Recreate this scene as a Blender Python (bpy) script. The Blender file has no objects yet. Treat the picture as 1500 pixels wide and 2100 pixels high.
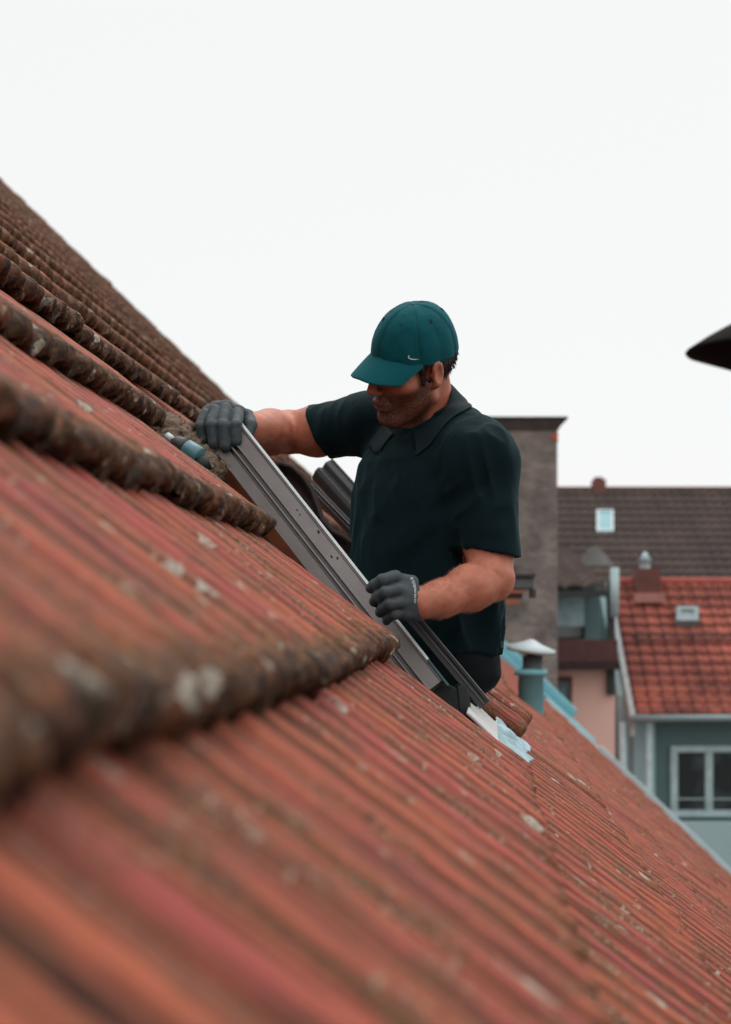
import bpy, math, random
import numpy as np
from mathutils import Vector, Matrix
random.seed(7); rng = np.random.default_rng(7)
R = math.radians
SC = bpy.context.scene
COL = SC.collection

# ------------------------------------------------------------------ camera
H = 9.0                      # camera height over the street
F = 2917.0                   # focal length in photo pixels (50 mm, portrait)
HX, HY = 750.0, 1280.0       # photo pixel of the level view axis
cd = bpy.data.cameras.new("camera"); cam = bpy.data.objects.new("camera", cd); COL.objects.link(cam)
cam.location = (0, 0, H); cam.rotation_euler = (R(90), 0, 0)
cd.sensor_fit = 'VERTICAL'; cd.sensor_height = 36.0; cd.lens = 50.0
cd.shift_y = (HY - 1050.0) / 2100.0
cd.clip_start = 0.02; cd.clip_end = 2000
cd.dof.use_dof = True; cd.dof.focus_distance = 3.02; cd.dof.aperture_fstop = 3.7; cd.dof.aperture_blades = 9
SC.camera = cam
SC.view_settings.view_transform = 'Standard'; SC.view_settings.look = 'None'
SC.view_settings.exposure = 0.0; SC.view_settings.gamma = 1.0

# ------------------------------------------------------------------ overcast sky
SUN_EL, SUN_AZ = 62.0, 20.0
world = bpy.data.worlds.new("World"); SC.world = world; world.use_nodes = True
wn = world.node_tree.nodes; wl = world.node_tree.links; wn.clear()
wo = wn.new('ShaderNodeOutputWorld'); wb = wn.new('ShaderNodeBackground')
sky = wn.new('ShaderNodeTexSky'); sky.sky_type = 'NISHITA'; sky.sun_disc = False
sky.sun_elevation = R(SUN_EL); sky.sun_rotation = R(SUN_AZ); sky.air_density = 1.0; sky.dust_density = 4.0
tc = wn.new('ShaderNodeTexCoord'); sx = wn.new('ShaderNodeSeparateXYZ')
wl.new(tc.outputs['Generated'], sx.inputs[0])
rp = wn.new('ShaderNodeValToRGB')
rp.color_ramp.elements[0].position = 0.0; rp.color_ramp.elements[0].color = (9.9, 9.9, 9.9, 1)
rp.color_ramp.elements[1].position = 1.0; rp.color_ramp.elements[1].color = (19.0, 19.4, 19.6, 1)
e = rp.color_ramp.elements.new(0.12); e.color = (9.75, 9.85, 9.78, 1)
e = rp.color_ramp.elements.new(0.42); e.color = (9.5, 9.62, 9.56, 1)
e = rp.color_ramp.elements.new(0.62); e.color = (14.0, 14.3, 14.4, 1)
wl.new(sx.outputs['Z'], rp.inputs[0])
mx = wn.new('ShaderNodeMixRGB'); mx.inputs[0].default_value = 0.93     # cloud deck over a little blue
wl.new(sky.outputs[0], mx.inputs[1]); wl.new(rp.outputs[0], mx.inputs[2])
wl.new(mx.outputs[0], wb.inputs[0]); wb.inputs[1].default_value = 0.1
wl.new(wb.outputs[0], wo.inputs[0])
sd = bpy.data.lights.new("sun", 'SUN'); sun = bpy.data.objects.new("sun", sd); COL.objects.link(sun)
sd.energy = 0.6; sd.angle = R(25); sd.color = (1.0, 0.96, 0.92)
az = R(SUN_AZ); el = R(SUN_EL)
sdir = Vector((math.sin(az) * math.cos(el), math.cos(az) * math.cos(el), math.sin(el)))
sun.rotation_euler = sdir.to_track_quat('Z', 'Y').to_euler()
sun.location = (-6, -8, 30)

# ------------------------------------------------------------------ helpers
def P(px, py, Y):
    return np.array([(px - HX) / F * Y, Y, H - (py - HY) / F * Y])

def mat(name, col, rough=0.7, col2=None, scale=8.0, amount=0.5, bump=0.0, bscale=60.0, metallic=0.0, spec=0.5, stretch=None, sss=0.0):
    m = bpy.data.materials.new(name); m.use_nodes = True
    n = m.node_tree.nodes; l = m.node_tree.links
    b = n['Principled BSDF']; b.inputs['Roughness'].default_value = rough
    b.inputs['Metallic'].default_value = metallic; b.inputs['Specular IOR Level'].default_value = spec
    t = n.new('ShaderNodeTexCoord'); src = t.outputs['Object']
    if stretch:
        mp = n.new('ShaderNodeMapping'); mp.inputs['Scale'].default_value = stretch
        l.new(src, mp.inputs[0]); src = mp.outputs[0]
    no = n.new('ShaderNodeTexNoise'); no.inputs['Scale'].default_value = scale; no.inputs['Detail'].default_value = 8
    l.new(src, no.inputs['Vector'])
    c2 = col2 if col2 else tuple(c * 0.72 for c in col)
    r = n.new('ShaderNodeValToRGB')
    r.color_ramp.elements[0].position = 0.5 - 0.35 * (1.05 - amount); r.color_ramp.elements[1].position = 0.5 + 0.35 * (1.05 - amount)
    r.color_ramp.elements[0].color = (*c2, 1); r.color_ramp.elements[1].color = (*col, 1)
    l.new(no.outputs[0], r.inputs[0]); l.new(r.outputs[0], b.inputs['Base Color'])
    if bump:
        nb = n.new('ShaderNodeTexNoise'); nb.inputs['Scale'].default_value = bscale; nb.inputs['Detail'].default_value = 4
        l.new(src, nb.inputs['Vector'])
        bp = n.new('ShaderNodeBump'); bp.inputs['Strength'].default_value = 1.0; bp.inputs['Distance'].default_value = bump
        l.new(nb.outputs[0], bp.inputs['Height']); l.new(bp.outputs[0], b.inputs['Normal'])
    if sss:
        b.inputs['Subsurface Weight'].default_value = sss; b.inputs['Subsurface Radius'].default_value = (0.01, 0.004, 0.002)
        b.inputs['Subsurface Scale'].default_value = 1.0
    return m

def mesh_np(name, V, Fq, material, parent=None, smooth=True, attrs=None):
    """V (n,3), Fq (m,4) or list of arrays -> ONE mesh object"""
    me = bpy.data.meshes.new(name)
    V = np.asarray(V, dtype=np.float64)
    if isinstance(Fq, np.ndarray):
        me.vertices.add(len(V)); me.vertices.foreach_set('co', V.astype(np.float32).ravel())
        k = Fq.shape[1]
        me.loops.add(Fq.size); me.loops.foreach_set('vertex_index', Fq.astype(np.int32).ravel())
        me.polygons.add(len(Fq)); me.polygons.foreach_set('loop_start', (np.arange(len(Fq)) * k).astype(np.int32))
        me.update(calc_edges=True)
    else:
        me.from_pydata([tuple(v) for v in V], [], [tuple(f) for f in Fq]); me.update()
    if smooth: me.polygons.foreach_set('use_smooth', np.ones(len(me.polygons), dtype=bool))
    if attrs:
        for k, (ty, arr) in attrs.items():
            a = me.attributes.new(k, ty, 'POINT')
            a.data.foreach_set('value' if ty == 'FLOAT' else 'vector', np.asarray(arr, dtype=np.float32).ravel())
    me.materials.append(material)
    me.validate()
    o = bpy.data.objects.new(name, me); COL.objects.link(o)
    if parent is not None:
        o.parent = parent
        o.matrix_parent_inverse = parent_world(parent).inverted()
    return o

def parent_world(o):
    m = Matrix.Translation(o.location) @ o.rotation_euler.to_matrix().to_4x4()
    if o.parent is not None:
        m = parent_world(o.parent) @ o.matrix_parent_inverse @ m
    return m

def tag(o, label=None, cat=None, group=None, kind=None):
    if label: o['label'] = label
    if cat: o['category'] = cat
    if group: o['group'] = group
    if kind: o['kind'] = kind
    return o

def empty(name, loc, label, cat, group=None):
    o = bpy.data.objects.new(name, None); COL.objects.link(o); o.location = tuple(loc); o.empty_display_size = 0.2
    return tag(o, label, cat, group)

class MB:
    """collects simple solids, builds one mesh"""
    def __init__(s): s.v = []; s.f = []
    def add(s, vs, fs):
        n = len(s.v); s.v += [tuple(v) for v in vs]; s.f += [tuple(i + n for i in f) for f in fs]; return s
    def frame_box(s, o, ax, ay, az_, x0, x1, y0, y1, z0, z1, bev=0.0):
        o = np.array(o); ax, ay, az_ = map(np.array, (ax, ay, az_))
        vs = [o + ax * x + ay * y + az_ * z for x in (x0, x1) for y in (y0, y1) for z in (z0, z1)]
        return s.add(vs, [(0, 1, 3, 2), (4, 6, 7, 5), (0, 4, 5, 1), (2, 3, 7, 6), (0, 2, 6, 4), (1, 5, 7, 3)])
    def box(s, x0, x1, y0, y1, z0, z1):
        return s.frame_box((0, 0, 0), (1, 0, 0), (0, 1, 0), (0, 0, 1), x0, x1, y0, y1, z0, z1)
    def tube(s, pts, rad, n=12, cap=True):
        pts = [np.array(p, dtype=float) for p in pts]; rs = rad if hasattr(rad, '__len__') else [rad] * len(pts)
        rings = []; up = np.array([0.13, 0.21, 0.97])
        for i, p in enumerate(pts):
            t = pts[min(i + 1, len(pts) - 1)] - pts[max(i - 1, 0)]; t /= np.linalg.norm(t)
            a = np.cross(t, up); a /= np.linalg.norm(a); b = np.cross(t, a)
            rings.append([p + rs[i] * (math.cos(2 * math.pi * k / n) * a + math.sin(2 * math.pi * k / n) * b) for k in range(n)])
        base = len(s.v)
        for r in rings: s.v += [tuple(v) for v in r]
        for i in range(len(pts) - 1):
            for k in range(n):
                a0 = base + i * n + k; a1 = base + i * n + (k + 1) % n
                s.f.append((a0, a1, a1 + n, a0 + n))
        if cap:
            s.f.append(tuple(base + k for k in range(n))[::-1]); s.f.append(tuple(base + (len(pts) - 1) * n + k for k in range(n)))
        return s
    def lathe(s, o, prof, n=32):
        base = len(s.v)
        for r, z in prof:
            s.v += [(o[0] + r * math.cos(2 * math.pi * k / n), o[1] + r * math.sin(2 * math.pi * k / n), o[2] + z) for k in range(n)]
        for i in range(len(prof) - 1):
            for k in range(n):
                a0 = base + i * n + k; a1 = base + i * n + (k + 1) % n
                s.f.append((a0, a1, a1 + n, a0 + n))
        return s
    def extrude(s, outline, o, ax, ay, direction):
        """closed 2D outline swept along a straight vector"""
        o = np.array(o); ax, ay, d = map(np.array, (ax, ay, direction)); n = len(outline)
        vs = [o + ax * x + ay * y for x, y in outline] + [o + ax * x + ay * y + d for x, y in outline]
        fs = [(k, (k + 1) % n, (k + 1) % n + n, k + n) for k in range(n)] + [tuple(range(n))[::-1], tuple(range(n, 2 * n))]
        return s.add(vs, fs)
    def build(s, name, m, parent=None, smooth=False, bevel=0.0):
        o = mesh_np(name, np.array(s.v), s.f, m, parent, smooth)
        if bevel:
            b = o.modifiers.new('b', 'BEVEL'); b.width = bevel; b.segments = 2; b.limit_method = 'ANGLE'
        return o

# ---- value noise
_perm = rng.random((64, 64, 64)).astype(np.float32)
def vnoise(p):
    p = np.asarray(p, dtype=np.float32); i = np.floor(p).astype(np.int64); f = p - i; f = f * f * (3 - 2 * f); i &= 63; j = (i + 1) & 63
    x0, y0, z0 = i[..., 0], i[..., 1], i[..., 2]; x1, y1, z1 = j[..., 0], j[..., 1], j[..., 2]
    fx, fy, fz = f[..., 0], f[..., 1], f[..., 2]; g = _perm
    c00 = g[x0, y0, z0] * (1 - fx) + g[x1, y0, z0] * fx; c10 = g[x0, y1, z0] * (1 - fx) + g[x1, y1, z0] * fx
    c01 = g[x0, y0, z1] * (1 - fx) + g[x1, y0, z1] * fx; c11 = g[x0, y1, z1] * (1 - fx) + g[x1, y1, z1] * fx
    return ((c00 * (1 - fy) + c10 * fy) * (1 - fz) + (c01 * (1 - fy) + c11 * fy) * fz) * 2 - 1
def fbm(p, o=3):
    a = 1.0; r = 0; p = np.asarray(p, dtype=np.float32)
    for k in range(o): r = r + a * vnoise(p * (2 ** k) + 17.3 * k); a *= 0.5
    return r

# ---- signed distance sculpting, meshed by surface nets
class Field:
    def __init__(s, lo, hi, h):
        s.lo = np.array(lo, dtype=np.float32); s.h = h
        s.n = np.ceil((np.array(hi) - s.lo) / h).astype(int) + 1
        s.d = np.full(s.n, 0.06, dtype=np.float32)
    def sub(s, lo, hi):
        a = np.clip(np.floor((np.array(lo) - s.lo) / s.h).astype(int), 0, s.n); b = np.clip(np.ceil((np.array(hi) - s.lo) / s.h).astype(int) + 1, 0, s.n)
        if np.any(b <= a): return None
        ax = [s.lo[k] + s.h * np.arange(a[k], b[k], dtype=np.float32) for k in range(3)]
        g = np.stack(np.meshgrid(*ax, indexing='ij'), -1)
        return (slice(a[0], b[0]), slice(a[1], b[1]), slice(a[2], b[2])), g
    def op(s, fn, lo, hi, k=0.01, mode='u', pad=0.05):
        r = s.sub(np.array(lo) - pad, np.array(hi) + pad)
        if r is None: return
        sl, g = r; e = fn(g).astype(np.float32); d = s.d[sl]
        if mode == 'u':
            hh = np.maximum(k - np.abs(d - e), 0) / k; s.d[sl] = np.minimum(d, e) - hh * hh * k * 0.25
        elif mode == 's':
            e = -e; hh = np.maximum(k - np.abs(d - e), 0) / k; s.d[sl] = np.maximum(d, e) + hh * hh * k * 0.25
        elif mode == 'i':
            hh = np.maximum(k - np.abs(d - e), 0) / k; s.d[sl] = np.maximum(d, e) + hh * hh * k * 0.25
    def cone(s, a, b, ra, rb, k=0.01, mode='u'):
        a = np.array(a, dtype=np.float32); b = np.array(b, dtype=np.float32); ab = b - a; L = float(ab @ ab) + 1e-9
        def fn(g):
            t = np.clip(((g - a) @ ab) / L, 0, 1); q = g - a - t[..., None] * ab
            return np.sqrt((q * q).sum(-1)) - (ra + (rb - ra) * t)
        m = max(ra, rb); s.op(fn, np.minimum(a, b) - m, np.maximum(a, b) + m, k, mode)
    def chain(s, pts, rs, k=0.006):
        for i in range(len(pts) - 1): s.cone(pts[i], pts[i + 1], rs[i], rs[i + 1], k)
    def ell(s, c, r, M=None, k=0.01, mode='u'):
        c = np.array(c, dtype=np.float32); r = np.array(r, dtype=np.float32); M = np.eye(3) if M is None else np.array(M)
        M = M.astype(np.float32)
        def fn(g):
            q = (g - c) @ M.T; kk = np.sqrt(((q / r) ** 2).sum(-1)); k2 = np.sqrt(((q / (r * r)) ** 2).sum(-1)) + 1e-6
            return kk * (kk - 1) / k2
        s.op(fn, c - r.max(), c + r.max(), k, mode)
    def displace(s, amp, freq, o=3, warp=(1, 1, 1), mask=None):
        idx = np.nonzero(np.abs(s.d) < 3 * s.h + amp)
        g = s.lo + s.h * np.stack(idx, -1).astype(np.float32)
        v = amp * fbm(g * freq * np.array(warp, dtype=np.float32), o)
        if mask is not None: v = v * mask(g)
        s.d[idx] += v
    def mesh(s, smooth=1):
        d = s.d; ins = d < 0; nx, ny, nz = d.shape
        c = np.zeros((nx - 1, ny - 1, nz - 1), dtype=np.int8)
        for i in (0, 1):
            for j in (0, 1):
                for k in (0, 1): c += ins[i:nx - 1 + i, j:ny - 1 + j, k:nz - 1 + k]
        act = np.nonzero((c > 0) & (c < 8)); N = len(act[0])
        ids = np.full(c.shape, -1, dtype=np.int32); ids[act] = np.arange(N)
        base = np.stack(act, -1); acc = np.zeros((N, 3)); cnt = np.zeros(N)
        cor = [(i, j, k) for i in (0, 1) for j in (0, 1) for k in (0, 1)]
        for a in cor:
            for b in cor:
                df = [b[q] - a[q] for q in range(3)]
                if sum(df) == 1 and min(df) == 0:
                    da = d[act[0] + a[0], act[1] + a[1], act[2] + a[2]]; db = d[act[0] + b[0], act[1] + b[1], act[2] + b[2]]
                    cr = (da < 0) != (db < 0); t = np.where(cr, da / np.where(cr, da - db, 1), 0)
                    p = np.array(a) + t[:, None] * np.array(df); acc[cr] += p[cr]; cnt[cr] += 1
        V = s.lo + s.h * (base + acc / np.maximum(cnt, 1)[:, None])
        Q = []
        for ax in range(3):
            u, w = (ax + 1) % 3, (ax + 2) % 3
            sa = [slice(None)] * 3; sb = [slice(None)] * 3; sa[ax] = slice(0, -1); sb[ax] = slice(1, None)
            A = ins[tuple(sa)]; B = ins[tuple(sb)]; e = np.nonzero(A != B); e = np.stack(e, -1)
            ok = (e[:, u] > 0) & (e[:, w] > 0) & (e[:, u] < d.shape[u] - 1) & (e[:, w] < d.shape[w] - 1); e = e[ok]
            fl = A[e[:, 0], e[:, 1], e[:, 2]]
            q = []
            for du, dw in ((1, 1), (0, 1), (0, 0), (1, 0)):
                z = e.copy(); z[:, u] -= du; z[:, w] -= dw; q.append(ids[z[:, 0], z[:, 1], z[:, 2]])
            q = np.stack(q, -1); q[~fl] = q[~fl][:, ::-1]; Q.append(q)
        Q = np.concatenate(Q); Q = Q[(Q >= 0).all(1)]
        for _ in range(smooth):
            sm = np.zeros_like(V); ct = np.zeros(N)
            for k in range(4):
                a = Q[:, k]; b = Q[:, (k + 1) % 4]
                for q in range(3): sm[:, q] += np.bincount(a, V[b, q], N) + np.bincount(b, V[a, q], N)
                ct += np.bincount(a, minlength=N) + np.bincount(b, minlength=N)
            V = V * 0.5 + 0.5 * sm / np.maximum(ct, 1)[:, None]
        return V, Q

def N3(v): v = np.array(v, dtype=float); return v / np.linalg.norm(v)

from mathutils.bvhtree import BVHTree
def bvh(o):
    me = o.data; return BVHTree.FromPolygons([v.co for v in me.vertices], [p.vertices for p in me.polygons])
def drape(tree, px, py):
    """the point of a surface met by the sight line of this direction; returns point and normal"""
    o = Vector((0, 0, H)); d = Vector(P(px, py, 1.0)) - o; d.normalize(); h = tree.ray_cast(o, d)
    return (np.array(h[0]), np.array(h[1])) if h[0] is not None else (None, None)
# ------------------------------------------------------------------ roof frame of reference
TH = R(43.7); HR = 0.20
cvec = N3((250.0 / F, 1, 0)); dh = np.array([cvec[1], -cvec[0], 0.0])
dvec = dh * math.cos(TH) + np.array([0, 0, -math.sin(TH)]); nvec = dh * math.sin(TH) + np.array([0, 0, math.cos(TH)])
CAMP = np.array([0, 0, H])
def RP(t, s, z): return CAMP + t * cvec + s * dvec + (z - HR) * nvec
EXP_, STEP, TW, S0 = 0.34, 0.044, 0.2, -0.089
T_NEAR, T_FAR = 2.72, 15.32
H_T0, H_T1 = 2.72, 3.72            # opening in the roof, along and down the slope
H_S0, H_S1 = S0 - 3 * EXP_, S0 + EXP_

# ---- weathered tile material
def tile_material():
    m = bpy.data.materials.new('clay_tile'); m.use_nodes = True; n = m.node_tree.nodes; l = m.node_tree.links
    b = n['Principled BSDF']; b.inputs['Roughness'].default_value = 0.7; b.inputs['Specular IOR Level'].default_value = 0.3
    def att(nm):
        a = n.new('ShaderNodeAttribute'); a.attribute_name = nm; return a
    def noise(src, sc, detail=5, rough=0.6, st=None):
        if st:
            mp = n.new('ShaderNodeMapping'); mp.inputs['Scale'].default_value = st; l.new(src, mp.inputs[0]); src = mp.outputs[0]
        x = n.new('ShaderNodeTexNoise'); x.inputs['Scale'].default_value = sc; x.inputs['Detail'].default_value = detail; x.inputs['Roughness'].default_value = rough
        l.new(src, x.inputs['Vector']); return x.outputs[0]
    def math_(op, a, b_=None, c=None, clamp=False):
        x = n.new('ShaderNodeMath'); x.operation = op; x.use_clamp = clamp
        for i, v in enumerate((a, b_, c)):
            if v is None: continue
            if isinstance(v, (int, float)): x.inputs[i].default_value = v
            else: l.new(v, x.inputs[i])
        return x.outputs[0]
    def step(v, lo, hi):
        x = n.new('ShaderNodeMapRange'); x.interpolation_type = 'SMOOTHSTEP'; x.inputs[1].default_value = lo; x.inputs[2].default_value = hi
        l.new(v, x.inputs[0]); return x.outputs[0]
    def mixc(f, a, c):
        x = n.new('ShaderNodeMixRGB'); 
        if isinstance(f, (int, float)): x.inputs[0].default_value = f
        else: l.new(f, x.inputs[0])
        for i, v in ((1, a), (2, c)):
            if isinstance(v, tuple): x.inputs[i].default_value = (*v, 1)
            else: l.new(v, x.inputs[i])
        return x.outputs[0]
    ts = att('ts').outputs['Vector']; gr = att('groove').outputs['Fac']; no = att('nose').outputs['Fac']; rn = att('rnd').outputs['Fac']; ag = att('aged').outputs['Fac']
    str1 = noise(ts, 1.0, 5, 0.6, (26, 3.0, 5)); str2 = noise(ts, 1.0, 5, 0.65, (60, 6, 9)); bl = noise(ts, 4.0, 4, 0.6); fine = noise(ts, 70, 5, 0.7); mid = noise(ts, 18, 5, 0.65)
    base = mixc(step(math_('ADD', str1, math_('MULTIPLY', rn, 0.22)), 0.42, 0.72), (0.405, 0.074, 0.060), (0.44, 0.104, 0.048))
    base = mixc(step(bl, 0.5, 0.75), base, (0.33, 0.070, 0.060))
    base = mixc(math_('MULTIPLY', step(fine, 0.55, 0.8), 0.4), base, (0.52, 0.17, 0.12))
    # dirt streaks plus shade painted into the colour of the grooves
    dirt_shade = math_('MULTIPLY', gr, math_('ADD', 0.72, step(math_('ADD', str2, math_('MULTIPLY', bl, 0.3)), 0.48, 0.72)))
    base = mixc(math_('MULTIPLY', dirt_shade, 1.35, None, True), base, (0.026, 0.013, 0.008))
    sp = math_('MULTIPLY', step(math_('ADD', mid, math_('MULTIPLY', str2, 0.6)), 0.74, 0.98), 0.8)
    base = mixc(sp, base, (0.13, 0.055, 0.026))
    str3 = noise(ts, 1.0, 6, 0.7, (44, 2.6, 7))
    gn = noise(ts, 150, 4, 0.7); band = step(str3, 0.50, 0.62)
    base = mixc(math_('MULTIPLY', band, 0.6), base, (0.21, 0.078, 0.028))
    base = mixc(math_('MULTIPLY', band, step(gn, 0.50, 0.56)), base, (0.085, 0.038, 0.02))
    base = mixc(math_('MULTIPLY', math_('MULTIPLY', band, step(mid, 0.5, 0.58)), step(noise(ts, 190, 3, 0.7), 0.56, 0.62)), base, (0.42, 0.34, 0.25))
    base = mixc(math_('MULTIPLY', step(gn, 0.60, 0.68), 0.5), base, (0.13, 0.05, 0.035))
    agm = math_('MULTIPLY', ag, step(math_('ADD', mid, math_('MULTIPLY', str1, 0.5)), 0.58, 0.95))
    base = mixc(agm, base, (0.19, 0.070, 0.040))
    # moss and algae on the butt ends, darkened by painted underside shade
    ms = step(math_('ADD', no, math_('MULTIPLY', math_('SUBTRACT', mid, 0.5), 1.1)), 0.25, 0.7)
    moss_shade_col = mixc(step(fine, 0.42, 0.66), (0.026, 0.016, 0.010), (0.15, 0.066, 0.024))
    moss_shade_col = mixc(step(bl, 0.45, 0.62), moss_shade_col, mixc(step(mid, 0.42, 0.6), (0.022, 0.015, 0.010), (0.20, 0.072, 0.030)))
    moss_shade_col = mixc(step(no, 0.45, 0.95), mixc(step(fine, 0.35, 0.7), (0.075, 0.034, 0.014), (0.24, 0.095, 0.030)), moss_shade_col)
    base = mixc(math_('MULTIPLY', ms, 0.93), base, moss_shade_col)
    # lichen
    vo = n.new('ShaderNodeTexVoronoi'); vo.inputs['Scale'].default_value = 24; vo.inputs['Randomness'].default_value = 1.0
    wp = n.new('ShaderNodeVectorMath'); wp.operation = 'ADD'; wn2 = n.new('ShaderNodeTexNoise'); wn2.inputs['Scale'].default_value = 45; wn2.inputs['Detail'].default_value = 3
    sc = n.new('ShaderNodeVectorMath'); sc.operation = 'SCALE'; sc.inputs['Scale'].default_value = 0.035
    l.new(ts, wn2.inputs['Vector']); l.new(wn2.outputs['Color'], sc.inputs[0]); l.new(ts, wp.inputs[0]); l.new(sc.outputs[0], wp.inputs[1]); l.new(wp.outputs[0], vo.inputs['Vector'])
    sepc = n.new('ShaderNodeSeparateColor'); l.new(vo.outputs['Color'], sepc.inputs[0])
    siz = math_('MULTIPLY', step(math_('ADD', sepc.outputs[0], math_('MULTIPLY', no, 0.08)), 0.70, 1.1), 0.42)
    lm = math_('GREATER_THAN', siz, math_('ADD', vo.outputs['Distance'], math_('MULTIPLY', math_('SUBTRACT', fine, 0.5), 0.35)))
    lm = math_('MULTIPLY', lm, step(mid, 0.36, 0.5))
    liccol = mixc(step(fine, 0.35, 0.7), (0.25, 0.21, 0.15), (0.52, 0.47, 0.40))
    base = mixc(math_('MULTIPLY', lm, 0.85), base, liccol)
    lic2 = math_('MULTIPLY', step(noise(ts, 58, 3, 0.6), 0.635, 0.67), step(mid, 0.46, 0.56))
    base = mixc(math_('MULTIPLY', lic2, 0.5), base, (0.50, 0.40, 0.28))
    l.new(base, b.inputs['Base Color'])
    hgt = math_('ADD', math_('MULTIPLY', fine, 0.35), math_('ADD', math_('MULTIPLY', mid, math_('ADD', math_('MULTIPLY', ms, 1.6), 0.4)), math_('MULTIPLY', lm, 0.35)))
    hgt = math_('ADD', hgt, math_('MULTIPLY', str2, 0.5))
    bp = n.new('ShaderNodeBump'); bp.inputs['Strength'].default_value = 1.0; bp.inputs['Distance'].default_value = 0.0055
    l.new(hgt, bp.inputs['Height']); l.new(bp.outputs[0], b.inputs['Normal'])
    return m
M_TILE = tile_material()

def tile_profile(u):
    """height across one tile, u in 0..1: two broad rolls, flutes and the side lap"""
    def g(c, w): return np.exp(-((u - c) / w) ** 2)
    z = 0.020 + 0.003 * np.sin(2 * np.pi * (u - 0.13) * 2 - 1.2)
    G = 0 * u
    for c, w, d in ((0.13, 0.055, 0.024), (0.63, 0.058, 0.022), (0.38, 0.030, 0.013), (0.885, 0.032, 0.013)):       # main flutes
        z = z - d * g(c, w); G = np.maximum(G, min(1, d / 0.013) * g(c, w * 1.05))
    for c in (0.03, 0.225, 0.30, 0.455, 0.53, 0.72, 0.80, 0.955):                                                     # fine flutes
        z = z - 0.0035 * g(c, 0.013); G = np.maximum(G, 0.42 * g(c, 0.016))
    return z, np.clip(G, 0, 1)

def tiles(nodes, nu, nv, jit=1.0, lift=None):
    """nodes: list of (t0, n) tile places -> V, F, attrs"""
    K = len(nodes); u = np.linspace(0, 1, nu); prof, grv = tile_profile(u)
    u = np.concatenate([[0], u, [1]]); prof = np.concatenate([[prof[0] - 0.026], prof, [prof[-1] - 0.026]]); grv = np.concatenate([[1], grv, [1]])
    nose_r = 0.017
    ss = list(np.linspace(-0.05, EXP_ - nose_r - 0.004, nv)); zz = [STEP * x / EXP_ for x in ss]; ns = [np.clip((x - EXP_ + 0.11) / 0.10, 0, 1) ** 1.5 for x in ss]
    zt = STEP * 0.97
    for a in (20, 45, 70, 90):
        ss.append(EXP_ - nose_r + nose_r * math.sin(R(a))); zz.append(zt - nose_r * (1 - math.cos(R(a)))); ns.append(1.0)
    ss += [EXP_ + 0.001, EXP_ - 0.010, EXP_ - 0.05]; zz += [zt * 0.42, 0.007, 0.006]; ns += [1.0, 1.0, 1.0]
    ss = np.array(ss); zz = np.array(zz); ns = np.array(ns); nU = len(u); nV = len(ss)
    T = np.array([k[0] for k in nodes]); Nn = np.array([k[1] for k in nodes]); Sb = S0 + (Nn - 1) * EXP_
    rnd = rng.random(K); dj = rng.normal(0, 0.0016, K) * jit; ds = rng.normal(0, 0.0035, K) * jit; dr = rng.normal(0, 0.004, K) * jit
    if lift is not None: dj = dj + np.array([lift(*k) for k in nodes])
    tt = T[:, None, None] + u[None, :, None] * TW + 0 * ss[None, None, :]
    s_ = Sb[:, None, None] + ss[None, None, :] + (ds[:, None] + dr[:, None] * u[None, :])[:, :, None]
    z_ = zz[None, None, :] + prof[None, :, None] + dj[:, None, None] * (ss / EXP_)[None, None, :]
    nk = np.clip(0.30 + (1 - Nn) * 0.7, 0.16, 1.0)[:, None, None]; nk = np.where(Nn[:, None, None] >= 1, 0.48, nk); nk = np.where(Nn[:, None, None] <= -4, 0.72, nk)
    nn = ns[None, None, :] * nk + 0 * tt
    q = np.stack([tt * 1.0, s_, z_], -1)
    nse = fbm(q * np.array([38, 38, 38]), 3); big = fbm(q * np.array([11, 11, 11]), 2)
    amp = (0.0008 + 0.0036 * nn)
    s_ = s_ + nse * amp * nn * 1.3 + big * 0.0025 * nn; z_ = z_ + nse * amp + big * 0.002
    z_[:, 0, -3:] = z_[:, 1, -3:]; z_[:, -1, -3:] = z_[:, -2, -3:]
    V = CAMP + tt[..., None] * cvec + s_[..., None] * dvec + (z_ - HR)[..., None] * nvec
    i = np.arange(nU - 1)[:, None]; j = np.arange(nV - 1)[None, :]
    f = np.stack([i * nV + j, i * nV + j + 1, (i + 1) * nV + j + 1, (i + 1) * nV + j], -1).reshape(-1, 4)
    Fq = (f[None] + (np.arange(K) * nU * nV)[:, None, None]).reshape(-1, 4)
    ts = np.stack([tt, s_ + 0.37 * rnd[:, None, None], 5.0 * rnd[:, None, None] + 0 * tt + z_], -1).reshape(-1, 3)
    aged = np.clip(0.30 + 0.11 * (tt - 4) + np.clip(-s_ * 0.25, 0, 0.6), 0, 1).reshape(-1)
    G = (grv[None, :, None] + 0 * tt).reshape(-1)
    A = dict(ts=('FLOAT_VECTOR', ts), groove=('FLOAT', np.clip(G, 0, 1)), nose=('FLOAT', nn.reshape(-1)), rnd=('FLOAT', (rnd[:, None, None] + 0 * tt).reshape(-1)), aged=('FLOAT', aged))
    return V.reshape(-1, 3), Fq, A

def join_tiles(parts):
    Vs, Fs, As, off = [], [], {}, 0
    for V, Fq, A in parts:
        Vs.append(V); Fs.append(Fq + off); off += len(V)
        for k, (ty, a) in A.items(): As.setdefault(k, [ty, []])[1].append(a)
    return np.concatenate(Vs), np.concatenate(Fs), {k: (ty, np.concatenate(a)) for k, (ty, a) in As.items()}

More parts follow.
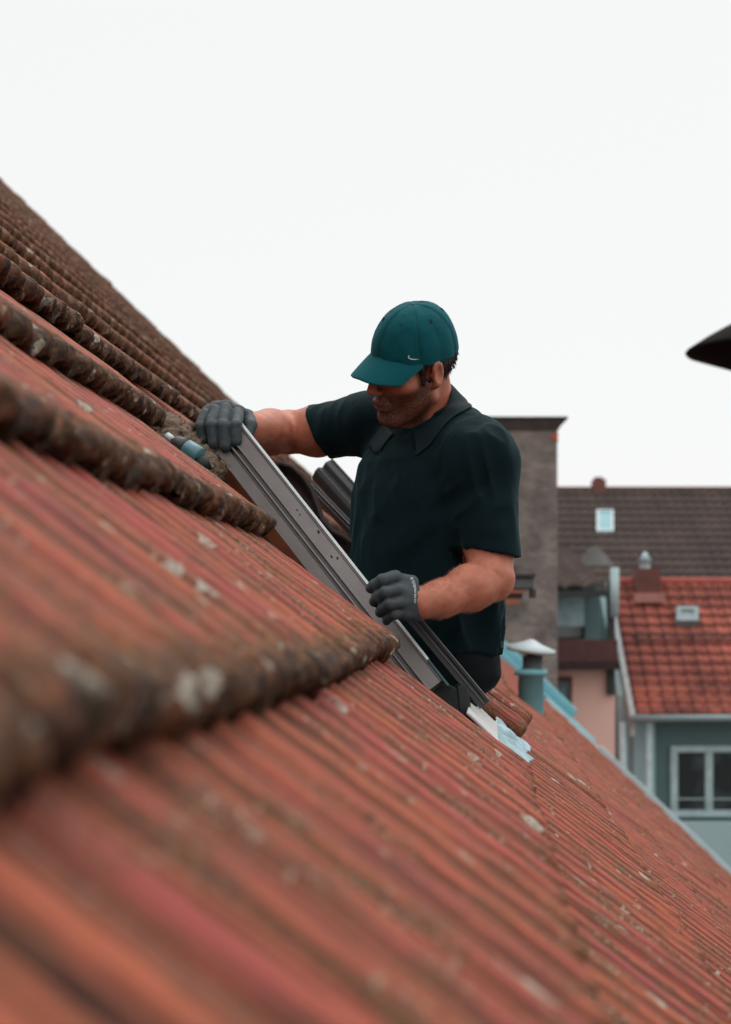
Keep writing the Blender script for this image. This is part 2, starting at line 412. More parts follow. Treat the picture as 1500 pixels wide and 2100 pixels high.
M_WOOD = mat('rafter_wood', (0.30, 0.10, 0.035), 0.8, (0.14, 0.04, 0.015), 9, 0.5, 0.002, 30, stretch=(1, 1, 6))
M_DARKWOOD = mat('old_batten_wood', (0.10, 0.05, 0.028), 0.85, (0.05, 0.025, 0.015), 12, 0.5, 0.002, 30)
M_TURQ = mat('patina_sheet_metal', (0.22, 0.50, 0.56), 0.5, (0.16, 0.40, 0.45), 3, 0.3, 0.001, 12)
M_PALE = mat('pale_sheet_metal', (0.55, 0.62, 0.63), 0.5, (0.42, 0.5, 0.51), 3, 0.3)
M_GREYMET = mat('grey_sheet_metal', (0.28, 0.34, 0.35), 0.55, (0.2, 0.26, 0.27), 2, 0.3)
M_WALLP = mat('house_plaster', (0.5, 0.45, 0.4), 0.9)

house = empty('tiled_house', RP(7, 0, -3), 'steep mossy red clay roof filling the foreground, with an opening around the worker', 'house')
N0, N1 = -24, 14
near, mid_, far = [], [], []
k0 = int(round((-1.0 - T_NEAR) / TW)); k1 = int(round((T_FAR - T_NEAR) / TW))
for n in range(N0, N1 + 1):
    for k in range(k0, k1):
        t = T_NEAR + k * TW; s1 = S0 + n * EXP_
        if n == 1 and abs(t - H_T1) < 0.05: continue          # this one lies loose, built on its own
        if H_T0 - 0.01 + (0.2 if n == -2 else 0) <= t < H_T1 - 0.01 and H_S0 + 0.01 < s1 <= H_S1 + 0.01: continue
        # leave out what the photo cannot show
        X = (s1 * math.cos(TH)) + t * cvec[0]
        if t < 4.4 and (X > 0.36 * max(t, 0.3) + 0.75 or X < -0.34 * max(t, 0.3) - 0.9): continue
        (near if t < 3.6 and -6 <= n <= 6 else mid_ if t < 7 else far).append((t, n))
def lift(t, n):
    if n == -3 and t > H_T0 - 0.62 and t < H_T0 + 0.21: return 0.012
    return 0.0
parts = [tiles(near, 71, 20, 1.0, lift), tiles(mid_, 49, 8, 1.2), tiles(far, 21, 4, 1.6)]
V, Fq, A = join_tiles(parts)
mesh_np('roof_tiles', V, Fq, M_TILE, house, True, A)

# sheathing beneath the tiles, with the opening left free; rafters and battens show in it
def slab(mb, t0, t1, s0, s1, z0, z1): mb.frame_box(RP(0, 0, 0), cvec, dvec, nvec, t0, t1, s0, s1, z0, z1)
sh = MB(); SL, SR = S0 + (N0 - 1) * EXP_, S0 + N1 * EXP_
zA, zB = -0.075, -0.03
slab(sh, -1.0, H_T0 - 0.03, SL, SR, zA, zB); slab(sh, H_T1 + 0.03, T_FAR - 0.02, SL, SR, zA, zB)
slab(sh, H_T0 - 0.03, H_T1 + 0.03, SL, H_S0 - 0.02, zA, zB); slab(sh, H_T0 - 0.03, H_T1 + 0.03, H_S1 + 0.02, SR, zA, zB)
sh.build('roof_sheathing', M_DARKWOOD, house)
for t in (H_T0 - 0.09, H_T1 + 0.05):
    mb = MB(); slab(mb, t, t + 0.09, SL + 0.2, SR - 0.2, -0.24, -0.077); mb.build('rafter', M_WOOD, house, bevel=0.004)
mb = MB(); slab(mb, H_T0 + 0.004, H_T1 + 0.046, H_S0 + 0.06, H_S0 + 0.14, -0.22, -0.077); mb.build('trimmer_beam', M_WOOD, house, bevel=0.004)
for s in (H_S0 + 0.34, H_S0 + 0.68):
    mb = MB(); slab(mb, H_T0 - 0.02, H_T0 + 0.16, s, s + 0.05, -0.026, -0.002); mb.build('batten', M_WOOD, house, bevel=0.003)
# walls and floors of the attic below (dark room seen through the opening)
at = MB()
lo = RP(-1, SR, -0.3); 
at.box(-3.2, 0.9, 2.0, 14.0, H - 1.52, H - 1.42)
at.build('attic_floor', M_DARKWOOD, house)
mb = MB()
for (t0, t1) in ((T_FAR - 0.35, T_FAR - 0.1),):
    a = RP(t0, SL, -0.08); b = RP(t0, SR, -0.08)
    dd = cvec * (t1 - t0)
    vs = [a, b, np.array([b[0], b[1], 0]), np.array([a[0], a[1], 0])]; vs2 = [v + dd for v in vs]
    mb.add(vs + vs2, [(0, 1, 2, 3), (7, 6, 5, 4), (0, 4, 5, 1), (1, 5, 6, 2), (2, 6, 7, 3), (3, 7, 4, 0)])
mb.build('gable_wall', M_WALLP, house)
b0 = RP(-1, SR, -0.08); b1 = RP(T_FAR - 0.36, SR, -0.08)
mb = MB(); vs = [b0, b1, np.array([b1[0], b1[1], 0]), np.array([b0[0], b0[1], 0])]; vs2 = [v - dh * 0.3 - np.array([0, 0, 0.0]) for v in vs]
vs2[0] = vs[0] - dh * 0.3; vs2[1] = vs[1] - dh * 0.3
mb.add(vs + vs2, [(0, 1, 2, 3), (7, 6, 5, 4), (0, 4, 5, 1), (1, 5, 6, 2), (2, 6, 7, 3), (3, 7, 4, 0)]); mb.build('eaves_wall', M_WALLP, house)
# verge: lower grey flashing with a pale rim, upper turquoise upstand
TV = T_FAR
mb = MB(); slab(mb, TV - 0.02, TV + 0.22, 1.85, SR, -0.02, 0.02); mb.build('verge_flashing', M_GREYMET, house)
mb = MB(); slab(mb, TV + 0.22, TV + 0.30, 1.8, SR, -0.03, 0.10); mb.build('verge_rim', M_PALE, house, bevel=0.01)
mb = MB(); slab(mb, TV - 0.05, TV + 0.30, 0.2, 1.7, 0.0, 0.10); slab(mb, TV + 0.12, TV + 0.34, 0.25, 1.35, 0.10, 0.20)
mb.build('verge_upstand', M_TURQ, house, bevel=0.02)
mb = MB(); slab(mb, TV - 0.25, TV - 0.055, 1.0, 1.75, 0.0, 0.07); mb.build('verge_saddle_sheet', M_PALE, house, bevel=0.015)

# ------------------------------------------------------------------ the opening: frame pieces and flashings
M_ALU = mat('dusty_aluminium', (0.26, 0.235, 0.225), 0.45, (0.14, 0.115, 0.108), 6, 0.25, 0.0004, 60, metallic=0.35)
M_ALUD = mat('dark_aluminium', (0.085, 0.088, 0.085), 0.5, (0.05, 0.05, 0.05), 20, 0.4, metallic=0.3)
M_EDGE = mat('painted_edge_glint', (0.75, 0.78, 0.78), 0.35, (0.6, 0.62, 0.62), 30, 0.3, metallic=0.2)  # edge that catches the light, its glint painted as a pale colour
M_BLACK = mat('black_rubber', (0.010, 0.012, 0.013), 0.6, (0.006, 0.007, 0.008), 10)
M_TEALPL = mat('teal_plastic', (0.02, 0.10, 0.11), 0.4)
M_MUD = mat('dried_mud', (0.05, 0.03, 0.025), 0.9)

def rail(name, A_, B_, wdir, nrm, outline, m, parent, bevel=0.0006):
    a = np.array(A_); d = np.array(B_) - a
    mb = MB(); mb.extrude(outline, a, wdir, nrm, d); return mb.build(name, m, parent, bevel=bevel)

TT = P(493, 871, 3.16); BB = P(908, 1396, 2.90)
ax = N3(BB - TT); view = N3((0, -1, 0.05)); wd = np.cross(ax, view); wd = N3(wd)
if wd[0] > 0: wd = -wd
nr = N3(np.cross(wd, ax)); 
if nr[1] > 0: nr = -nr
nr0 = nr.copy()
# turn the profile a little about its long axis so its top face catches light
frame = empty('window_frame_rail', BB, 'long ribbed grey aluminium skylight rail held by both gloved hands above the opening', 'skylight rail')
# outline in (w, n): w runs from the bright upper edge to the lower edge, n towards the camera
W_ = 0.080
out = [(0.000, 0.004), (0.003, 0.0065), (0.005, 0.004), (0.031, 0.004), (0.032, 0.009), (0.0355, 0.009), (0.0365, -0.010), (0.042, -0.010), (0.043, 0.005), (0.0475, 0.005), (0.0485, -0.012),
       (0.0535, -0.012), (0.0545, 0.000), (0.0785, -0.002), (W_, 0.001), (W_ + 0.001, -0.014), (0.006, -0.020), (0.006, -0.055), (0.0, -0.055)]
rail('rail_body', TT, BB, wd, nr, out, M_ALU, frame)
L_ = np.linalg.norm(BB - TT)
rail('rail_lip', TT + ax * 0.004, TT + ax * (L_ * 0.93), wd, nr, [(-0.0062, -0.012), (-0.0062, 0.0070), (-0.0003, 0.0070), (-0.0003, -0.012)], M_EDGE, frame)
rail('rail_end_clip', TT + ax * (L_ * 0.932), TT + ax * (L_ + 0.018), wd, nr, [(-0.0055, -0.02), (-0.0055, 0.0075), (-0.0003, 0.0075), (-0.0003, -0.02)], M_TEALPL, frame)
for (f, w) in ((0.335, 0.018), (0.352, 0.020), (0.43, 0.011), (0.515, 0.022), (0.53, 0.014)):
    p = TT + ax * (L_ * f) + wd * w + nr * 0.0042
    r0 = 0.0016 + 0.002 * random.random(); k = 9
    vs = [p + (ax * math.cos(2 * math.pi * i / k) * 1.5 + wd * math.sin(2 * math.pi * i / k)) * r0 * random.uniform(0.6, 1.3) for i in range(k)]
    vs.append(p + nr * 0.0012)
    MB().add(vs, [(i, (i + 1) % k, k) for i in range(k)]).build('mud_spot', M_MUD, frame)

# black end block of the frame standing in the opening
blk = empty('corner_block', P(930, 1440, 2.95), 'black folded corner piece at the foot of the grey rail beside the tile edge', 'corner piece')
def prism_px(mb, pts, Y, dep, tilt=0.0):
    """an upright plate: outline located at distance Y, given real depth"""
    vs = [P(x, y, Y + tilt * (x - pts[0][0])) for x, y in pts]; bk = [v + np.array([0, dep, 0]) for v in vs]; n = len(vs)
    return mb.add(vs + bk, [tuple(range(n))[::-1], tuple(range(n, 2 * n))] + [(k, (k + 1) % n, (k + 1) % n + n, k + n) for k in range(n)])
mb = MB(); prism_px(mb, [(876, 1412), (905, 1396), (938, 1412), (946, 1470), (966, 1500), (935, 1500)], 2.93, 0.05); mb.build('block_side', M_BLACK, blk, bevel=0.002)
mb = MB(); prism_px(mb, [(938, 1408), (955, 1403), (964, 1430), (971, 1488), (962, 1500), (944, 1470)], 2.928, 0.09); mb.build('block_face', mat('black_painted_metal', (0.016, 0.022, 0.023), 0.45), blk, bevel=0.002)

M_ANTH = mat('anthracite_metal', (0.040, 0.042, 0.040), 0.6, (0.025, 0.026, 0.025), 6)
# second dark rail
rl = empty('guide_rail', P(997, 1430, 3.06), 'thin dark double edged rail leaning across the trousers of the worker down to the opening', 'rail')
A2, B2 = P(806, 1238, 2.965), P(984, 1452, 2.93); ax2 = N3(B2 - A2); w2 = N3(np.cross(ax2, nr)); 
if w2[0] < 0: w2 = -w2
rail('rail_body', A2, B2, w2, nr, [(0, 0), (0.017, 0), (0.020, 0.004), (0.024, 0.004), (0.024, -0.01), (0, -0.01)], M_ANTH, rl)
rail('rail_lip', A2 + w2 * 0.0243, B2 + w2 * 0.0243, w2, nr, [(0, -0.008), (0, 0.006), (0.0022, 0.006), (0.0022, -0.008)], mat('worn_grey_metal', (0.22, 0.24, 0.24), 0.4, metallic=0.5), rl)
rail('rail_groove_strip', A2 + w2 * 0.011 + nr * 0.0004, B2 + w2 * 0.011 + nr * 0.0004, w2, nr, [(0, 0), (0, 0.003), (0.0018, 0.003), (0.0018, 0)], mat('grey_strip', (0.16, 0.17, 0.17), 0.4, metallic=0.5), rl)

# brown curled apron with dark rim behind the rail
apr = empty('rubber_apron', P(700, 1100, 3.2), 'brown curled flashing sheet with a dark rounded rim behind the grey rail', 'flashing sheet')
rim = [(556, 962), (578, 951), (600, 958), (622, 978), (640, 1004), (651, 1034), (662, 1066), (684, 1090), (706, 1100), (732, 1118), (760, 1146), (786, 1178), (806, 1210)]
low = [(552, 972), (575, 985), (598, 1012), (616, 1036), (632, 1058), (646, 1078), (662, 1098), (682, 1122), (700, 1145), (722, 1170), (744, 1196), (765, 1216), (786, 1240)]
n = len(rim); Va = []; seg = 6
for i in range(n):
    for j in range(seg + 1):
        f = j / seg; x = rim[i][0] * (1 - f) + low[i][0] * f; y = rim[i][1] * (1 - f) + low[i][1] * f
        Y = 3.30 - 0.012 * i + 0.035 * math.sin(f * math.pi)
        Va.append(P(x, y, Y))
Fa = [(i * (seg + 1) + j, i * (seg + 1) + j + 1, (i + 1) * (seg + 1) + j + 1, (i + 1) * (seg + 1) + j) for i in range(n - 1) for j in range(seg)]
ob = mesh_np('apron_sheet', np.array(Va), Fa, mat('brown_flashing', (0.075, 0.042, 0.032), 0.7, (0.04, 0.022, 0.018), 8, 0.6, 0.001, 40), apr)
so = ob.modifiers.new('s', 'SOLIDIFY'); so.thickness = 0.003
MB().tube([P(x, y, 3.295 - 0.012 * i) for i, (x, y) in enumerate(rim)], 0.006, 10).build('apron_rim', mat('dark_brown_rubber', (0.035, 0.022, 0.018), 0.7), apr, smooth=True)

# dark channel pieces propped beyond the opening
def channel(name, px0, px1, Y0, Y1, wpx, lab, col):
    a, b = P(*px0, Y0), P(*px1, Y1); axx = N3(b - a); ww = N3(np.cross(axx, (0, -1, 0.1)))
    if ww[2] < 0: ww = -ww
    nn_ = N3(np.cross(axx, ww)); 
    if nn_[1] > 0: nn_ = -nn_
    s = wpx / F * Y0
    rt = empty(name, b, lab, 'metal channel', 'dark channels propped beyond the opening')
    out = [(0, 0), (s * 0.22, 0.02), (s * 0.42, 0.024), (s * 0.55, 0.008), (s * 0.75, 0.02), (s, 0.012), (s, -0.03), (0, -0.03)]
    mb = MB(); mb.extrude(out, a, ww, nn_, b - a); mb.build('channel_body', col, rt, bevel=0.003)
    mb = MB(); mb.extrude([(s + 0.001, -0.02), (s + 0.001, 0.014), (s + 0.006, 0.014), (s + 0.006, -0.02)], a, ww, nn_, b - a); mb.build('channel_edge', M_ALUD, rt)
channel('metal_channel', (640, 978), (742, 1092), 4.3, 4.2, 52, 'upper dark grey ridged channel propped behind the chest of the worker, wider of the two', M_ANTH)
channel('metal_channel', (630, 1006), (742, 1122), 4.25, 4.15, 17, 'lower thin grey green channel under the wide dark one behind the worker', M_ALUD)

# loose tile block at the far side of the opening (a tile with its open flank)
def loose_tile(tc_, sc_, zc, rot, name, label):
    V, Fq, A = tiles([(0.0, 1)], 71, 22, 0.3)
    ref = RP(0.1, S0 + 0.17, 0.02); V = V - ref
    M = np.array(Matrix.Rotation(rot, 3, Vector(dvec)))
    V = V @ M.T + RP(tc_, sc_, zc)
    # give it an underside
    rt = empty(name, RP(tc_, sc_, zc - 0.02), label, 'roof tile')
    mesh_np('tile_face', V, Fq, M_TILE, rt, True, A)
    mb = MB()
    for (w0, w1, h0, h1) in ((0.002, 0.198, -0.034, 0.010), (0.02, 0.05, -0.03, -0.022), (0.1, 0.12, -0.03, -0.022)):
        dv = M @ dvec; nv = M @ nvec; cv = M @ cvec
        mb.frame_box(RP(tc_, sc_, zc), cv, dv, nv, w0 - 0.1, w1 - 0.1, -0.19, 0.158, h0 - 0.01, h1 - 0.006)
    mb.build('tile_underside', mat('fired_clay_underside', (0.16, 0.045, 0.03), 0.8, (0.09, 0.03, 0.02), 10), rt, bevel=0.004)
    return rt
loose_tile(3.80, S0 + 0.185, 0.045, R(13), 'loose_roof_tile', 'raised loose brown clay tile with open dark flank, right of the trousers of the worker')

# pleated apron flashing at the lower edge of the opening
ple = empty('pleated_flashing', RP(3.3, 0.2, 0.03), 'pale blue pleated flashing sheet lying under the tile edge at the foot of the opening', 'flashing sheet')
nt, nsg = 240, 26; Vp = []
for i in range(nt):
    for j in range(nsg):
        t = 2.77 + i / (nt - 1) * 0.68; s = 0.17 + j / (nsg - 1) * (0.105 + .006 * math.sin(t * 26) + .004 * math.sin(t * 61))
        pl = 0.0055 * (1 + .5 * math.sin(t * 31)) * math.sin(t * 2 * math.pi / 0.078 + 0.7 * math.sin(s * 19)) * min(1, (j + 3) / 6)
        zz = 0.026 + (t - 2.7) * .035 + pl + 0.004 * math.sin(s * 34 + t * 23) + 0.002 * math.sin(s * 90 - t * 70)
        Vp.append(RP(t, s, zz))
Fp = np.array([(i * nsg + j, i * nsg + j + 1, (i + 1) * nsg + j + 1, (i + 1) * nsg + j) for i in range(nt - 1) for j in range(nsg - 1)])
ob = mesh_np('pleated_sheet', np.array(Vp), Fp, mat('pale_blue_lead', (0.46, 0.62, 0.66), 0.45, (0.13, 0.24, 0.27), 26, 0.35, 0.002, 60, metallic=0.2), ple)
so = ob.modifiers.new('s', 'SOLIDIFY'); so.thickness = 0.0015
mb = MB(); slab(mb, 2.76, 3.25, 0.09, 0.172, 0.046, 0.052); mb.build('backing_board', mat('white_board', (0.62, 0.60, 0.58), 0.7, (0.5, 0.48, 0.46), 8), ple, bevel=0.002)

# mineral wool in the top corner of the opening
fw = Field(P(300, 1020, 2.96) - 0.03, P(470, 830, 3.3) + 0.05, 0.004)
wl_pts = [(330, 868, 3.30, .030), (352, 884, 3.28, .038), (375, 902, 3.24, .046), (398, 925, 3.20, .048), (418, 950, 3.16, .042), (436, 968, 3.14, .030), (400, 965, 3.12, .036), (352, 915, 3.2, .036)]
for i, (x, y, Y, r) in enumerate(wl_pts):
    fw.ell(P(x, y, Y), (r, r * 1.2, r * 0.8), k=0.02)
fw.displace(0.012, 42, 4); fw.displace(0.005, 170, 2)
V, Q = fw.mesh(0)
M_WOOL = mat('mineral_wool', (0.27, 0.19, 0.13), 0.95, (0.10, 0.06, 0.04), 60, 0.2, 0.004, 220, stretch=(1, 1, 2.2))
wool = mesh_np('mineral_wool', V, Q, M_WOOL); tag(wool, 'brown fluffy mineral wool bulging out of the opening beside the gloved fist', 'insulation wool')
mb = MB()
for i in range(420):
    x, y, Y, r = random.choice(wl_pts); dr = N3(rng.normal(size=3)); p = P(x, y, Y) + dr * r * 0.9
    q = p + N3(rng.normal(size=3)) * random.uniform(0.012, 0.03); q2 = q + N3(rng.normal(size=3)) * 0.012
    mb.tube([p, (p + q) / 2 + rng.normal(size=3) * 0.003, q, q2], 0.0006, 3, False)
mb.build('wool_fibres', mat('wool_fibre', (0.36, 0.27, 0.19), 0.9), wool)['kind'] = 'stuff'
# cordless screwdriver lying at the edge of the wool
tl = empty('cordless_tool', P(390, 930, 3.05), 'blue grey cylindrical power tool with a red switch lying between tiles and mineral wool', 'power tool')
pa, pb = P(358, 904, 3.06), P(415, 941, 3.04); ta = N3(pb - pa)
MB().tube([pa, pa + ta * .012, pa + ta * .03], [.012, .017, .019], 20).build('tool_chuck', M_ALUD, tl, True)
MB().tube([pa + ta * .030, pa + ta * .033, pa + ta * 0.066, pa + ta * .070], [.018, .021, .022, .019], 24).build('tool_body', mat('blue_grey_plastic', (0.10, 0.22, 0.25), 0.35), tl, True)
MB().tube([pa + ta * .0702, P(418, 966, 3.045)], [.017, .02], 16).build('tool_grip', M_BLACK, tl, True)
MB().tube([P(352, 902, 3.055), P(372, 904, 3.05)], [.004, .004], 10).build('tool_switch', mat('red_plastic', (0.5, 0.03, 0.02), 0.4), tl, True)
MB().tube([P(343, 892, 3.08), P(356, 905, 3.07)], [.007, .009], 12).build('tool_bit', M_PALE, tl, True)
# orange board under the rail
ob = empty('orange_board', P(500, 1010, 3.35), 'orange stained timber board inside the opening under the top of the grey rail', 'timber board')
mb = MB(); prism_px(mb, [(438, 962), (458, 940), (480, 930), (640, 1150), (640, 1240), (600, 1180)], 3.30, 0.03); mb.build('board_panel', mat('orange_timber', (0.42, 0.10, 0.025), 0.75, (0.15, 0.04, 0.018), 7, 0.4, 0.001, 30), ob, bevel=0.002)
mb = MB(); prism_px(mb, [(440, 968), (446, 962), (600, 1172), (594, 1186)], 3.27, 0.028); mb.build('board_batten', M_DARKWOOD, ob, bevel=0.002)

# ------------------------------------------------------------------ vent pipe on the far part of the roof
VY = 7.5
vp = P(1089, 1450, VY); pxm = VY / F
vent = empty('vent_pipe', P(1089, 1480, VY), 'turquoise round vent pipe with a flat cone cap on the far part of the roof', 'vent pipe')
zb = P(0, 1530, VY)[2]; z1 = P(0, 1385, VY)[2]; z2 = P(0, 1345, VY)[2]
r = 26 * pxm
MB().lathe((vp[0], VY, 0), [(r, zb), (r, z1), (r + .02, z1), (r + .02, z1 + .03), (r * .85, z1 + .03), (r * .85, z1 + .035)], 40).build('pipe_body', M_TURQ, vent, True)
MB().lathe((vp[0] + .01, VY, 0), [(r * .80, z1), (r * .80, z2), (r * .3, z2 + 0.005), (0.001, z2 + 0.005)], 40).build('pipe_collar', mat('dark_vent_metal', (0.09, 0.12, 0.12), 0.6), vent, True)
MB().tube([(vp[0], VY, z2), (vp[0], VY, P(0, 1326, VY)[2])], 0.025, 12).build('cap_stem', M_ANTH, vent, True)
zc = P(0, 1333, VY)[2]; zt_ = P(0, 1312, VY)[2]; rc = 50 * pxm
co = MB().lathe((0, 0, 0), [(0.001, zt_ - zc + .004), (rc * .12, zt_ - zc), (rc * .45, (zt_ - zc) * .62), (rc, 0.012), (rc, -0.01), (rc * .9, 0.0), (0.001, (zt_ - zc) * .5)], 48).build('cone_cap', M_PALE, None, True)
co.location = (vp[0], VY, zc); co.rotation_euler = (R(5), R(7), 0)
co.parent = vent; co.matrix_parent_inverse = parent_world(vent).inverted()

# ------------------------------------------------------------------ chimney
CY = 17.0
ch = empty('chimney', (P(1070, 0, CY)[0], CY, 0), 'tall grey rendered chimney stack with a thin dark cover slab right behind the worker', 'chimney')
xl, xr = P(985, 0, CY)[0], P(1144, 0, CY)[0]; zt = P(0, 872, CY)[2]
mb = MB(); mb.box(xl, xr, CY, CY + 1.1, 0, zt); mb.build('stack', mat('weathered_render', (0.30, 0.25, 0.22), 0.92, (0.105, 0.088, 0.08), 2.6, 0.55, 0.04, 9), ch, bevel=0.02)
mb = MB(); a = P(0, 872, CY)[2]; b = P(0, 862, CY)[2]; c = P(0, 857, CY)[2]
# cover slab
x0, x1 = P(968, 0, CY)[0], P(1162, 0, CY)[0]
mb.box(x0, x1, CY - 0.12, CY + 1.2, b, c)
mb.build('cover_slab', mat('dark_slab', (0.02, 0.022, 0.022), 0.7), ch)
mb = MB(); n4 = [(xl, CY), (xr, CY), (xr, CY + 1.1), (xl, CY + 1.1)]; m4 = [(x0 + .03, CY - .1), (x1 - .03, CY - .1), (x1 - .03, CY + 1.18), (x0 + .03, CY + 1.18)]
za = P(0, 884, CY)[2]
mb.add([(x, y, za) for x, y in n4] + [(x, y, b - 0.003) for x, y in m4], [(0, 1, 5, 4), (1, 2, 6, 5), (2, 3, 7, 6), (3, 0, 4, 7), (4, 5, 6, 7), (3, 2, 1, 0)])
mb.v = [(x + (0.0), y, z) for x, y, z in mb.v]
mb.build('slab_shadow', mat('painted_slab_shadow', (0.13, 0.11, 0.10), 0.9), ch)  # flared dark piece that paints the shadow beneath the cover slab
mb = MB(); xx = P(1128, 0, CY)[0]
mb.add([(xx, CY - .012, P(0, 895, CY)[2]), (xr + .004, CY - .012, P(0, 886, CY)[2]), (xr + .004, CY - .012, P(0, 907, CY)[2]), (xx + .05, CY - .012, P(0, 901, CY)[2])] +
       [(xx, CY + .05, P(0, 895, CY)[2]), (xr + .004, CY + .3, P(0, 886, CY)[2]), (xr + .004, CY + .3, P(0, 907, CY)[2]), (xx + .05, CY + .05, P(0, 901, CY)[2])],
       [(0, 1, 2, 3), (7, 6, 5, 4), (0, 4, 5, 1), (1, 5, 6, 2), (2, 6, 7, 3), (3, 7, 4, 0)])
mb.build('bare_brick', mat('bare_brick', (0.62, 0.13, 0.05), 0.9), ch)
# eaves end fixed to the stack
EY = 7.5
ev = empty('eaves_end', P(1060, 1205, EY), 'short dark gutter end over orange boards, sticking out behind the bent elbow', 'gutter end')
mb = MB()
def pxbox(mb, x0, x1, y0, y1, Y, dep): mb.box(P(x0, 0, Y)[0], P(x1, 0, Y)[0], Y, Y + dep, P(0, y1, Y)[2], P(0, y0, Y)[2]); return mb
pxbox(MB(), 965, 1099, 1177, 1183, EY - 0.02, 0.3).build('gutter_lip', M_ANTH, ev)
pxbox(MB(), 967, 1097, 1183.5, 1208, EY, 0.25).build('gutter_trough', mat('grey_green_metal', (0.11, 0.13, 0.13), 0.5), ev, bevel=0.01)
pxbox(MB(), 1090, 1100, 1208.5, 1226, EY - 0.01, 0.1).build('gutter_outlet', M_ANTH, ev)
pxbox(MB(), 960, 1074, 1209, 1217, EY + .01, 0.2).build('fascia_board', mat('orange_board', (0.4, 0.15, 0.08), 0.8), ev)
pxbox(MB(), 960, 1072, 1217.5, 1227, EY + .03, 0.2).build('dark_board', M_ANTH, ev)
pxbox(MB(), 960, 1066, 1227.5, 1239, EY + .03, 0.2).build('fascia_board', mat('orange_board_b', (0.42, 0.16, 0.09), 0.8), ev)
mb = MB(); mb.box(P(960, 0, EY)[0], P(985, 0, EY)[0], EY + .06, EY + .16, RP(EY, 0, 0)[2] - 0.25, P(0, 1240, EY)[2]); mb.build('support_post', M_DARKWOOD, ev)

# ------------------------------------------------------------------ background buildings
def tiled(name, c1, c2, px_, pz, joint=0.25, cj=(0.05, 0.03, 0.025)):
    """pantile material: rows and columns from object space, with dark joints and blotches in the colour"""
    m = bpy.data.materials.new(name); m.use_nodes = True; n = m.node_tree.nodes; l = m.node_tree.links; b = n['Principled BSDF']; b.inputs['Roughness'].default_value = 0.85
    t = n.new('ShaderNodeTexCoord'); br = n.new('ShaderNodeTexBrick'); br.offset = 0.0; br.inputs['Scale'].default_value = 1.0
    br.inputs['Brick Width'].default_value = px_; br.inputs['Row Height'].default_value = pz; br.inputs['Mortar Size'].default_value = min(px_, pz) * joint * 0.5
    br.inputs['Mortar Smooth'].default_value = 0.6
    br.inputs['Color1'].default_value = (*c1, 1); br.inputs['Color2'].default_value = (*c2, 1); br.inputs['Mortar'].default_value = (*cj, 1)
    mp = n.new('ShaderNodeMapping'); l.new(t.outputs['Object'], mp.inputs[0]); mp.inputs['Rotation'].default_value = (R(90), 0, 0)
    sxx = n.new('ShaderNodeSeparateXYZ'); cb = n.new('ShaderNodeCombineXYZ'); l.new(t.outputs['Object'], sxx.inputs[0])
    l.new(sxx.outputs['X'], cb.inputs['X']); l.new(sxx.outputs['Z'], cb.inputs['Y']); l.new(cb.outputs[0], br.inputs['Vector'])
    no = n.new('ShaderNodeTexNoise'); no.inputs['Scale'].default_value = 1.6; no.inputs['Detail'].default_value = 6; l.new(t.outputs['Object'], no.inputs['Vector'])
    mxx = n.new('ShaderNodeMixRGB'); mxx.blend_type = 'MULTIPLY'; mxx.inputs[0].default_value = 0.75
    rr = n.new('ShaderNodeValToRGB'); rr.color_ramp.elements[0].position = .36; rr.color_ramp.elements[0].color = (.42, .42, .45, 1); rr.color_ramp.elements[1].position = .62; rr.color_ramp.elements[1].color = (1, 1, 1, 1)
    l.new(no.outputs[0], rr.inputs[0]); l.new(br.outputs['Color'], mxx.inputs[1]); l.new(rr.outputs[0], mxx.inputs[2]); l.new(mxx.outputs[0], b.inputs['Base Color'])
    return m

def roof_slab(mb, x0, x1, yr, zr, ye, ze, th=0.12, xs=0.0):
    """one roof face from ridge line (yr,zr) down to eaves line (ye,ze)"""
    a = [(x0, yr, zr), (x1, yr + xs, zr), (x1, ye + xs, ze), (x0, ye, ze)]
    return mb.add(a + [(x, y, z - th) for x, y, z in a], [(0, 3, 2, 1), (4, 5, 6, 7), (0, 1, 5, 4), (1, 2, 6, 5), (2, 3, 7, 6), (3, 0, 4, 7)])

def pantile_slab(x0, x1, yr, zr, ye, ze, pw, ph, amp=0.03):
    """roof face with real pantile waves and stepped courses"""
    L = math.hypot(yr - ye, zr - ze); nrow = max(2, int(round(L / ph))); ncol = int(round((x1 - x0) / pw)); sub = 6
    u = np.linspace(0, ncol, ncol * sub + 1); V = []; row = 0; dn = N3((0, -(zr - ze), (yr - ye)))
    if dn[2] < 0: dn = -dn
    rows = []
    for r_ in range(nrow):
        for f, hgt in ((0.0, 0.0), (0.98, amp * 1.0), (1.0, 0.0)):
            rows.append(((r_ + f) / nrow, hgt))
    for f, hgt in rows:
        p = np.array([0, yr + (ye - yr) * f, zr + (ze - zr) * f])
        for q in u:
            w = amp * 0.9 * abs(math.sin(math.pi * q)) ** 0.7
            V.append(p + dn * (hgt + w) + np.array([x0 + (x1 - x0) * q / ncol, 0, 0]))
    nu = len(u); nr_ = len(rows)
    i = np.arange(nr_ - 1)[:, None]; j = np.arange(nu - 1)[None, :]
    Fq = np.stack([i * nu + j, (i + 1) * nu + j, (i + 1) * nu + j + 1, i * nu + j + 1], -1).reshape(-1, 4)
    return np.array(V), Fq

M_GLASS = mat('dark_glass', (0.012, 0.018, 0.02), 0.08, spec=1.0)
M_WHITEF = mat('pale_frame', (0.52, 0.66, 0.67), 0.6)
M_TEALW = mat('dark_teal_render', (0.13, 0.20, 0.205), 0.9, (0.11, 0.175, 0.18), 1.0)  # dark teal facade colour

